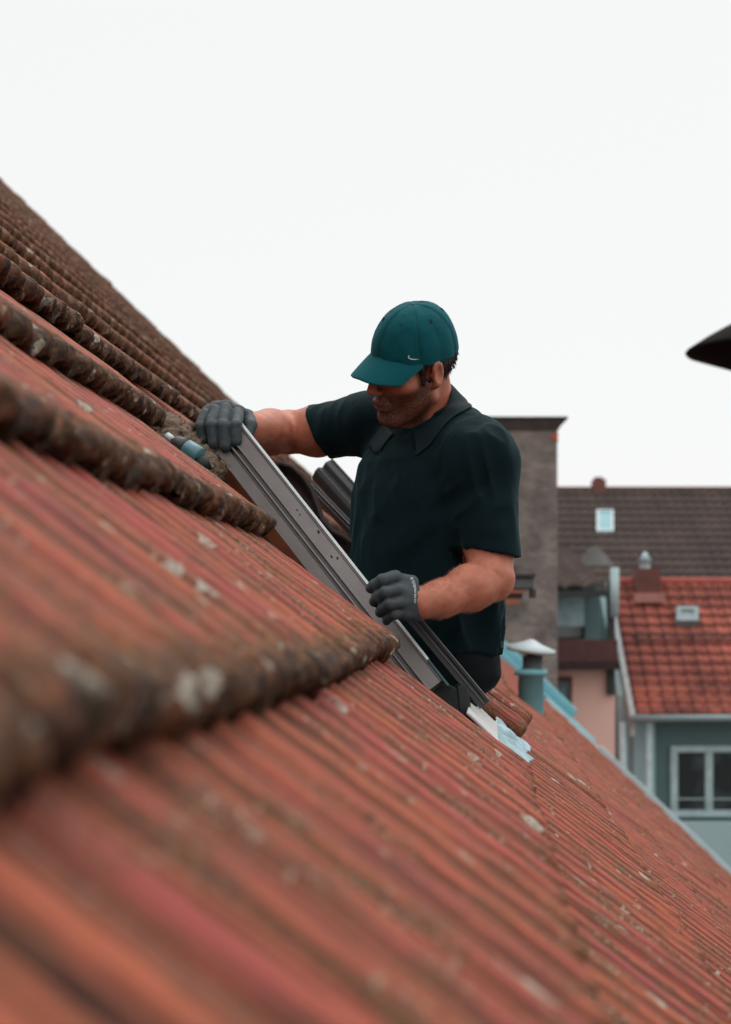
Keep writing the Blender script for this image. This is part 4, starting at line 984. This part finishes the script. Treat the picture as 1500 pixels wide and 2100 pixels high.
# collar and placket
NB = HW(-0.03, 0, -0.105); ncx = NCX
na = NA; nfd = N3(fhd - na * (fhd @ na)); nld = np.cross(na, nfd)
if nld[0] < 0: nld = -nld
Vc = []; nth = 72; prof_c = [(0.069, -0.022), (0.072, 0.0), (0.071, 0.018), (0.0735, 0.030), (0.078, 0.033), (0.083, 0.026), (0.088, 0.008), (0.095, -0.010), (0.099, -0.018)]
for i in range(nth):
    th = R(22) + (2 * math.pi - R(44)) * i / (nth - 1)      # opening at the front (th = 0)
    fr = (1 + math.cos(th)) / 2
    for (r_, z_) in prof_c:
        rr = r_ * (1 + .10 * fr); zz = z_ - .050 * fr ** 1.3 + (0.010 * (1 - fr)); 
        if r_ > .085: rr += .012 * fr ** 2; zz -= .016 * fr ** 3
        Vc.append(ncx + nfd * math.cos(th) * rr + nld * math.sin(th) * rr * .95 + na * zz)
tr_s = bvh(shirt)
for i_, v_ in enumerate(Vc):
    if i_ % len(prof_c) < 4: continue
    h_ = tr_s.find_nearest(Vector(v_)); q_ = np.array(h_[0]); n_ = np.array(h_[1]); need = .0045 + .001 * (i_ % len(prof_c) == 5)
    sd_ = (v_ - q_) @ n_
    if sd_ < need and np.linalg.norm(v_ - q_) < .06: Vc[i_] = q_ + n_ * need
m_ = len(prof_c); Fc = [(i * m_ + j, i * m_ + j + 1, (i + 1) * m_ + j + 1, (i + 1) * m_ + j) for i in range(nth - 1) for j in range(m_ - 1)]
M_COLL = mat('collar_knit', (0.0028, 0.0140, 0.0180), 0.8, (0.003, 0.012, 0.0155), 8, 0.3, 0.0006, 700, spec=0.25)
ob = mesh_np('collar', np.array(Vc), Fc, M_COLL, shirt)
so = ob.modifiers.new('s', 'SOLIDIFY'); so.thickness = 0.0028; so.offset = 0
su = ob.modifiers.new('u', 'SUBSURF'); su.levels = 1; su.render_levels = 1

# trousers
ft = Field((-0.14, 2.90, H - 1.48), (0.42, 3.50, H - 0.04), 0.006)
loft(ft, [(1325, 878, .165, .138, 3.2), (1350, 882, .172, .142, 3.2), (1385, 880, .174, .146, 3.2), (1405, 870, .168, .142, 3.2), (1430, 848, .155, .135, 3.2), (1460, 822, .14, .13, 3.2), (1500, 810, .14, .13, 3.2)], 0.02)
fs2 = ft
for sg, px_ in ((1, 930), (-1, 850)):
    hip = P(835, 1450, 3.2) + lat * .085 * sg; kn = hip + np.array([0, 0, -.42]) + fhd * .10; an = kn + np.array([0, 0, -.40]) - fhd * .06; an[2] = max(an[2], H - 1.38)
    ft.cone(hip, kn, .092, .07, .03); ft.cone(kn, an, .068, .055, .02)
ft.displace(0.006, 12, 2)
V, Q = ft.mesh(2)
tr = mesh_np('trousers', V, Q, mat('black_work_trousers', (0.0028, 0.0050, 0.0060), 0.9, (0.002, 0.004, 0.005), 9, 0.3, 0.0006, 600, spec=.2), person)
tr.visible_camera = True
MB().tube([P(1028, 1316, 3.13), P(1028, 1330, 3.125)], [.006, .006], 10).build('belt_clip', M_BLACK, tr)
for sg in (1, -1):
    hip = P(835, 1450, 3.2) + lat * .085 * sg; kn = hip + np.array([0, 0, -.42]) + fhd * .10; an = kn + np.array([0, 0, -.40]) - fhd * .06
    f_ = Field(an + np.array([-.25, -.25, 0]) * 1.0 + np.array([0, 0, H - 1.42 - an[2]]), an + np.array([.25, .25, 0]) + np.array([0, 0, H - 1.22 - an[2]]), 0.006)
    fl = np.array([an[0], an[1], H - 1.42])
    f_.cone(fl + [0, 0, .06], fl + fhd * .15 + [0, 0, .04], .05, .04, .02); f_.cone(fl + [0, 0, .06], fl + [0, 0, .16], .052, .055, .02)
    V, Q = f_.mesh(1); mesh_np('boot', V, Q, M_BLACK, person)

# gloves
M_GLOVE = mat('grey_nitrile', (0.060, 0.074, 0.080), 0.62, (0.046, 0.058, 0.063), 12, 0.4, 0.0005, 500, spec=0.35)
def finger(fld, pts, r0, r1):
    n_ = len(pts); rs = [r0 + (r1 - r0) * i / (n_ - 1) for i in range(n_)]
    fld.chain(pts, rs, 0.003)
# left glove (at the waist), back of the hand towards the camera
fg = Field(P(735, 1300, 2.78) - .01, P(875, 1150, 2.98) + .015, 0.0017)
kn = [P(820, 1190, 2.845), P(822, 1213, 2.835), P(825, 1237, 2.835), P(830, 1258, 2.845)]
wr = P(852, 1230, 2.862)
for i, kk in enumerate(kn):
    b_ = P(852, 1198 + i * 20, 2.862)
    fg.cone(kk, b_, 0.0150, 0.0170, 0.012)
fg.cone(P(826, 1225, 2.862), P(848, 1235, 2.868), 0.026, 0.028, 0.02)
tips = [[(812, 1184, 2.838), (785, 1190, 2.828), (768, 1200, 2.838), (760, 1206, 2.862)],
        [(815, 1210, 2.828), (790, 1215, 2.818), (775, 1225, 2.83), (768, 1233, 2.855)],
        [(818, 1235, 2.828), (798, 1239, 2.818), (786, 1247, 2.83), (780, 1256, 2.853)],
        [(824, 1257, 2.838), (808, 1260, 2.83), (798, 1267, 2.84), (793, 1274, 2.858)]]
for t_, rr in zip(tips, (.0132, .0130, .0125, .0112)):
    finger(fg, [P(*q) for q in t_], rr + .0008, rr * .82)
for t_ in ([(766, 1205, 2.865), (775, 1222, 2.888)], [(772, 1235, 2.86), (784, 1248, 2.885)], [(786, 1256, 2.858), (796, 1268, 2.882)]):
    fg.cone(P(*t_[0]), P(*t_[1]), .009, .008, .004)
fg.chain([P(845, 1200, 2.90), P(828, 1196, 2.925), P(805, 1204, 2.93), P(790, 1216, 2.925)], [.016, .014, .012, .010], .006)   # thumb behind the rail
# open cuff
def glove_cuff(fld, p, nrm, arm_r, p2):
    p = np.array(p, dtype=np.float32); nn2 = N3(nrm).astype(np.float32)
    fld.op(lambda g: (g - p) @ nn2, p - .1, p + .1, 0.001, 'i', pad=0)
glove_cuff(fg, P(855, 1235, 2.865), N3(P(900, 1228, 2.90) - P(855, 1235, 2.865)) * 1.0 + np.array([.25, 0, .02]), .034, None)
fg.displace(0.0011, 55, 2)
V, Q = fg.mesh(1)
gl = mesh_np('glove', V, Q, M_GLOVE, person)
gl['label'] = 'dark grey work glove at the waist, back of the hand showing'
# knitted rim of the cuff and print on it
def ring(c, nrm, ra, rb, up_):
    n1 = N3(nrm); b = N3(np.array(up_) - n1 * (np.array(up_) @ n1)); a = np.cross(n1, b)
    return [np.array(c) + ra * math.cos(2 * math.pi * k / 36) * a + rb * math.sin(2 * math.pi * k / 36) * b for k in range(37)]
# white print: small letters and a stripe along the cuff
def strokes(mb, o, ux, uy, nrm, segs, th, dep):
    for (x0, y0, x1, y1) in segs:
        a = o + ux * x0 + uy * y0; b = o + ux * x1 + uy * y1; d = N3(b - a); w_ = np.cross(nrm, d) * th / 2
        mb.add([a - w_ - d * th * .3, b - w_ + d * th * .3, b + w_ + d * th * .3, a + w_ - d * th * .3] + [q + nrm * dep for q in (a - w_ - d * th * .3, b - w_ + d * th * .3, b + w_ + d * th * .3, a + w_ - d * th * .3)],
               [(4, 5, 6, 7), (0, 3, 2, 1), (0, 1, 5, 4), (1, 2, 6, 5), (2, 3, 7, 6), (3, 0, 4, 7)])
M_PRINT = mat('white_print', (0.62, 0.72, 0.72), 0.7)
GL_PRINT = None
tr_g = bvh(gl); mb = MB()
chars = [((842, 1184), [(0, 0, 4, 3), (4, 0, 0, 5), (3, 4, 6, 3)]), ((845, 1191), [(0, 2, 5, 0), (0, 5, 5, 2)]), ((847, 1196), [(0, 2, 5, 0), (1, 5, 5, 3)]), ((848.5, 1200), [(0, 1, 4, 0), (0, 4, 4, 3), (0, 1, 0, 4)]),
         ((850, 1205), [(0, 1, 3, 0), (1, 3, 3, 3)]), ((850.5, 1209), [(0, 0, 2.6, 0), (0, 0, 0, 3), (0, 3, 2.6, 3)]), ((850.5, 1214), [(0, 0, 2.6, 0), (1.2, 0, 1.2, 3)]), ((850.5, 1219), [(0, 0, 2.6, 0), (0, 0, 0, 2.6), (0, 2.6, 2.6, 2.6)]),
         ((850.3, 1223.5), [(0, 0, 2.6, 2.4), (0, 2.4, 2.6, 0)]), ((850.2, 1229), [(0, 0, 2.6, 0), (0, 0, 0, 3), (2.6, 0, 2.6, 3)]), ((850, 1233.5), [(0, 0, 2.6, 0), (0, 2.2, 2.6, 2.2)])]
for (ox, oy), segs in chars:
    for (a, b, c, d) in segs:
        p0, n0 = drape(tr_g, ox + a, oy + b); p1, n1 = drape(tr_g, ox + c, oy + d)
        if p0 is None or p1 is None or np.linalg.norm(p1 - p0) > .02: continue
        nn_ = N3(n0 + n1); dd = p1 - p0; Ld = np.linalg.norm(dd)
        if Ld < 1e-5: continue
        ux = dd / Ld; uy = np.cross(nn_, ux)
        strokes(mb, p0 + nn_ * .0002, ux, uy, nn_, [(0, 0, Ld, 0)], .0011, .0005)
if mb.v: mb.build('cuff_print', M_PRINT, gl)

# right glove: fist on the top end of the rail
fg = Field(P(395, 945, 3.06) - .015, P(530, 810, 3.34) + .02, 0.0017)
kn = [(426, 846, 3.20), (444, 836, 3.205), (465, 834, 3.21), (487, 843, 3.215)]
for i, q in enumerate(kn):
    fg.cone(P(*q), P(505, 862 + (3 - i) * 8, 3.27), .0155, .022, .012)
pth = [[(421, 850, 3.185), (412, 874, 3.165), (417, 900, 3.17), (436, 918, 3.195)],
       [(441, 842, 3.18), (434, 872, 3.148), (439, 908, 3.15), (452, 924, 3.185)],
       [(463, 838, 3.18), (458, 872, 3.140), (462, 914, 3.142), (472, 924, 3.175)],
       [(488, 848, 3.185), (484, 872, 3.142), (484, 904, 3.142), (490, 912, 3.175)]]
for t_, rr in zip(pth, (.0128, .0138, .0142, .0138)): finger(fg, [P(*q) for q in t_], rr + .0005, rr * .85)
fg.chain([P(508, 856, 3.26), P(514, 872, 3.215), P(508, 892, 3.20)], [.018, .0145, .0125], .006)      # thumb
fg.cone(P(470, 895, 3.2), P(450, 905, 3.2), .02, .018, .01)
glove_cuff(fg, P(516, 866, 3.27), N3(elR - P(500, 870, 3.25)), 0, None)
fg.displace(0.0010, 55, 2)
V, Q = fg.mesh(1)
gr_ = mesh_np('glove', V, Q, M_GLOVE, person); gr_['label'] = 'dark grey work glove closed in a fist on the top of the rail'

# cap
M_EYE = mat('dark_teal_eyelet', (0.004, 0.045, 0.05), .8)
capm = mat('teal_cap_cotton', (0.002, 0.085, 0.100), 0.85, (0.0015, 0.068, 0.080), 10, 0.3, 0.0006, 900, spec=.15)
cb_ = capm.node_tree.nodes['Principled BSDF']; cb_.inputs['Sheen Weight'].default_value = 0.10; cb_.inputs['Sheen Tint'].default_value = (.3, .9, 1, 1)
CA, CB_, CZ, CR = 0.100, 0.085, 0.090, 0.042     # half length, half width, crown height, rim height
def rimz(x, y): return CR - 2.6 * y * y - 0.012 * (x < 0) * (-x / CA) 
def cap_pt(th, ph, off=0.0):
    """th around from the forehead, ph from rim 0 to top pi/2"""
    x = math.cos(th); y = math.sin(th); cr = math.cos(ph) ** 0.82 if ph < math.pi / 2 else 0; sr = math.sin(ph) ** 1.0
    ax_, bx_ = CA + off, CB_ + off
    X_ = ax_ * x * cr - 0.014 - .004 * sr; Y_ = bx_ * y * cr
    rz = rimz(ax_ * x, bx_ * y)
    # six panels pinched at the seams
    dseam = abs(((th / (math.pi / 3)) + 0.5) % 1 - 0.5)         # 0 at the seam
    pin = -0.0016 * math.exp(-(dseam / 0.03) ** 2) * (1 - .3 * sr) + 0.0016 * math.sin(math.pi * min(1, dseam * 2)) * math.cos(ph)
    nx, ny, nz = x * cr, y * cr, sr
    Zc = rz + (CZ + off) * sr + (CR - rz) * sr
    return np.array([X_ + pin * nx, Y_ + pin * ny, Zc + pin * nz])
nt_, np_ = 180, 44; Vk = []
for j in range(np_ + 1):
    ph = math.pi / 2 * j / np_
    for i in range(nt_):
        q = cap_pt(2 * math.pi * i / nt_ + math.pi / 6 * 0, ph)
        Vk.append(HW(*q))
Vk = np.array(Vk); nz_ = fbm(Vk * 22, 2)[:, None] * 0.0016 + fbm(Vk * np.array([60, 60, 60]), 2)[:, None] * 0.0006
cen = HW(0, 0, .05); Vk = Vk + nz_ * (Vk - cen) / np.linalg.norm(Vk - cen, axis=1)[:, None]
Fk = [(j * nt_ + i, j * nt_ + (i + 1) % nt_, (j + 1) * nt_ + (i + 1) % nt_, (j + 1) * nt_ + i) for j in range(np_) for i in range(nt_)]
cap = mesh_np('cap', Vk, np.array(Fk), capm, person); cap['label'] = 'teal baseball cap with six panels'
so = cap.modifiers.new('s', 'SOLIDIFY'); so.thickness = 0.0025; so.offset = -1
# stitching rows beside each seam
mb = MB()
for kq in range(6):
    for off in (-.055, .055):
        for j in range(3, 40):
            ph0, ph1 = math.pi / 2 * (j + .15) / 44, math.pi / 2 * (j + .75) / 44; dd = off * (1 + 1.2 * (j / 44) ** 3)
            mb.tube([HW(*cap_pt(kq * math.pi / 3 + dd, ph0, .0006)), HW(*cap_pt(kq * math.pi / 3 + dd, ph1, .0006))], .00055, 5)
mb.build('cap_stitching', mat('dark_teal_thread', (0.006, 0.06, 0.07), .8), cap)
for kq in range(6):
    th = (kq + .5) * math.pi / 3; c = HW(*cap_pt(th, R(52), .0008)); o2 = N3(c - HW(-.014, 0, .05))
    MB().tube(ring(c, o2, .0032, .0032, (0, 0, 1)), .0013, 6, False).build('eyelet', M_EYE, cap)
top = cap_pt(0, math.pi / 2 - 1e-4)
fbn = Field(HW(*top) - .014, HW(*top) + .014, .001); fbn.ell(HW(*(top + np.array([0, 0, .001]))), (.0068, .0068, .0036), HM, .001); V, Q = fbn.mesh(1)
mesh_np('cap_button', V, Q, mat('cap_button_dark', (0.012, 0.035, 0.04), .7), cap)
# visor
ny_, nx_ = 48, 16; Vv = []
for i in range(ny_ + 1):
    yy = -0.0745 + 0.149 * i / ny_
    xi = CA * math.sqrt(max(0, 1 - (yy / CB_) ** 2)) - .014 - .004
    xo = CA - .014 + .060 * (1 - abs(yy / .0755) ** 2.6)
    xo = max(xo * 1.0, xi + .0005) if abs(yy) < .074 else xi + .0006
    for j in range(nx_ + 1):
        x_ = xi + (xo - xi) * j / nx_; dx_ = x_ - (CA - .014)
        z_ = rimz(0.05, yy) + .002 - math.tan(R(20)) * (x_ - xi) - 1.0 * yy * yy * (j / nx_) - 1.2 * (x_ - xi) ** 2
        Vv.append(HW(x_, yy, z_))
Fv = np.array([(i * (nx_ + 1) + j, (i + 1) * (nx_ + 1) + j, (i + 1) * (nx_ + 1) + j + 1, i * (nx_ + 1) + j + 1) for i in range(ny_) for j in range(nx_)])
vz = mesh_np('visor', np.array(Vv), Fv, capm, cap); so = vz.modifiers.new('s', 'SOLIDIFY'); so.thickness = 0.003; so.offset = -1
mb = MB()
for q in range(1, 6):
    f_ = q / 6.3; pts = []
    for i in range(3, ny_ - 2):
        a = Vv[i * (nx_ + 1) + int(f_ * nx_)]; b = Vv[i * (nx_ + 1) + int(f_ * nx_) + 1]; pts.append(a + (b - a) * (f_ * nx_ % 1) + hu * .0003)
    mb.tube(pts, .0005, 4, False)
mb.build('visor_stitching', mat('teal_thread', (0.008, 0.10, 0.115), .8), vz)
# the small curved emblem on the side of the crown
tr_c = bvh(cap); mb = MB()
top_e = [(838.5, 728.5), (837, 731), (837.2, 733.8), (840, 736), (845, 737.6), (851, 737.9), (858.5, 736.6)]
bot_e = [(840.5, 729.2), (839.3, 731.2), (839.6, 733), (842, 734.6), (846, 735.6), (851, 736.2), (858.5, 736.2)]
pu = []; pl = []
for (a, b) in zip(top_e, bot_e):
    p0, n0 = drape(tr_c, *a); p1, n1 = drape(tr_c, *b)
    if p0 is not None and p1 is not None: pu.append((p0, n0)); pl.append((p1, n1))
n_ = len(pu); vs = [p + nn_ * .0004 for p, nn_ in pu] + [p + nn_ * .0004 for p, nn_ in pl] + [p + nn_ * .0014 for p, nn_ in pu] + [p + nn_ * .0014 for p, nn_ in pl]
fs_ = []
for i in range(n_ - 1):
    fs_ += [(2 * n_ + i, 2 * n_ + i + 1, 3 * n_ + i + 1, 3 * n_ + i), (i, n_ + i, n_ + i + 1, i + 1), (i, i + 1, 2 * n_ + i + 1, 2 * n_ + i), (n_ + i, 3 * n_ + i, 3 * n_ + i + 1, n_ + i + 1)]
if n_ > 2: MB().add(vs, fs_).build('cap_emblem', mat('silver_emblem', (0.85, 0.88, 0.88), .3, metallic=.2), cap)

# hair: short at the back and beside the ear, below the cap
fh = Field(HC - .17, HC + .17, .0022)
fh.ell(HW(-0.018, 0, 0.026), (0.096, 0.0785, 0.080), HM, .004)
fh.op(lambda g: ((g - HC) @ hu.astype(np.float32)) - .052, HC - .17, HC + .17, .001, 'i', 0)
fh.op(lambda g: -(((g - HC) @ hf.astype(np.float32)) * 1.0 - .028 + 0.0 * ((g - HC) @ hu.astype(np.float32))) * -1, HC - .17, HC + .17, .001, 'i', 0)
for sgn in (-1, 1):
    fh.ell(HW(-0.004, sgn * .085, -.004), (.026, .03, .034), HM, .003, 's')
    fh.cone(HW(.022, sgn * .066, .03), HW(.024, sgn * .0625, -.018), .0085, .0055, .006)
fh.displace(.0035, 90, 3, (1, 1, .6)); fh.displace(.002, 260, 2)
V, Q = fh.mesh(0)
hair = mesh_np('hair', V, Q, mat('dark_brown_hair', (0.045, 0.022, 0.014), .6, (0.018, 0.01, 0.007), 90, .2, .0015, 300), person)
mb = MB()
for i in range(900):
    a_ = random.uniform(R(100), R(260)); z_ = random.uniform(-.045, .012)
    q = np.array([-.018 + .096 * math.cos(a_) * math.sqrt(max(.02, 1 - ((z_ - .03) / .085) ** 2)), .0785 * math.sin(a_) * math.sqrt(max(.02, 1 - ((z_ - .03) / .085) ** 2)), z_])
    if abs(q[0] + .004) < .03 and z_ < .02: continue
    nn_ = N3((q[0], q[1], 0)); e_ = q + nn_ * random.uniform(.001, .004) + np.array([0, 0, -random.uniform(.004, .010)]) + rng.normal(size=3) * .002
    mb.tube([HW(*q), HW(*((q + e_) / 2 + nn_ * .002)), HW(*e_)], [.0006, .0005, .0002], 3, False)
mb.build('hair_strands', mat('hair_strand', (0.05, 0.025, 0.016), .5), hair)['kind'] = 'stuff'
# forearm hair
tr_p = bvh(person); mb = MB()
fa0, fa1 = np.array(elL), np.array(wrL); fax = N3(fa1 - fa0)
for i in range(2600):
    f_ = random.uniform(-.05, .98); c = fa0 + (fa1 - fa0) * f_; d_ = rng.normal(size=3); d_ -= fax * (d_ @ fax); d_ = N3(d_)
    if d_[1] > .5: continue
    h_ = tr_p.ray_cast(Vector(c + d_ * .2), Vector(-d_), .25)
    if h_[0] is None: continue
    p_ = np.array(h_[0]); n_ = np.array(h_[1]); e_ = p_ + n_ * .002 + fax * random.uniform(.004, .008) + rng.normal(size=3) * .0012
    mb.tube([p_, (p_ + e_) / 2 + n_ * .0008, e_], [.00013, .00011, .00006], 3, False)
mb.build('arm_hair', mat('arm_hair', (0.30, 0.13, 0.07), .6), person)['kind'] = 'stuff'
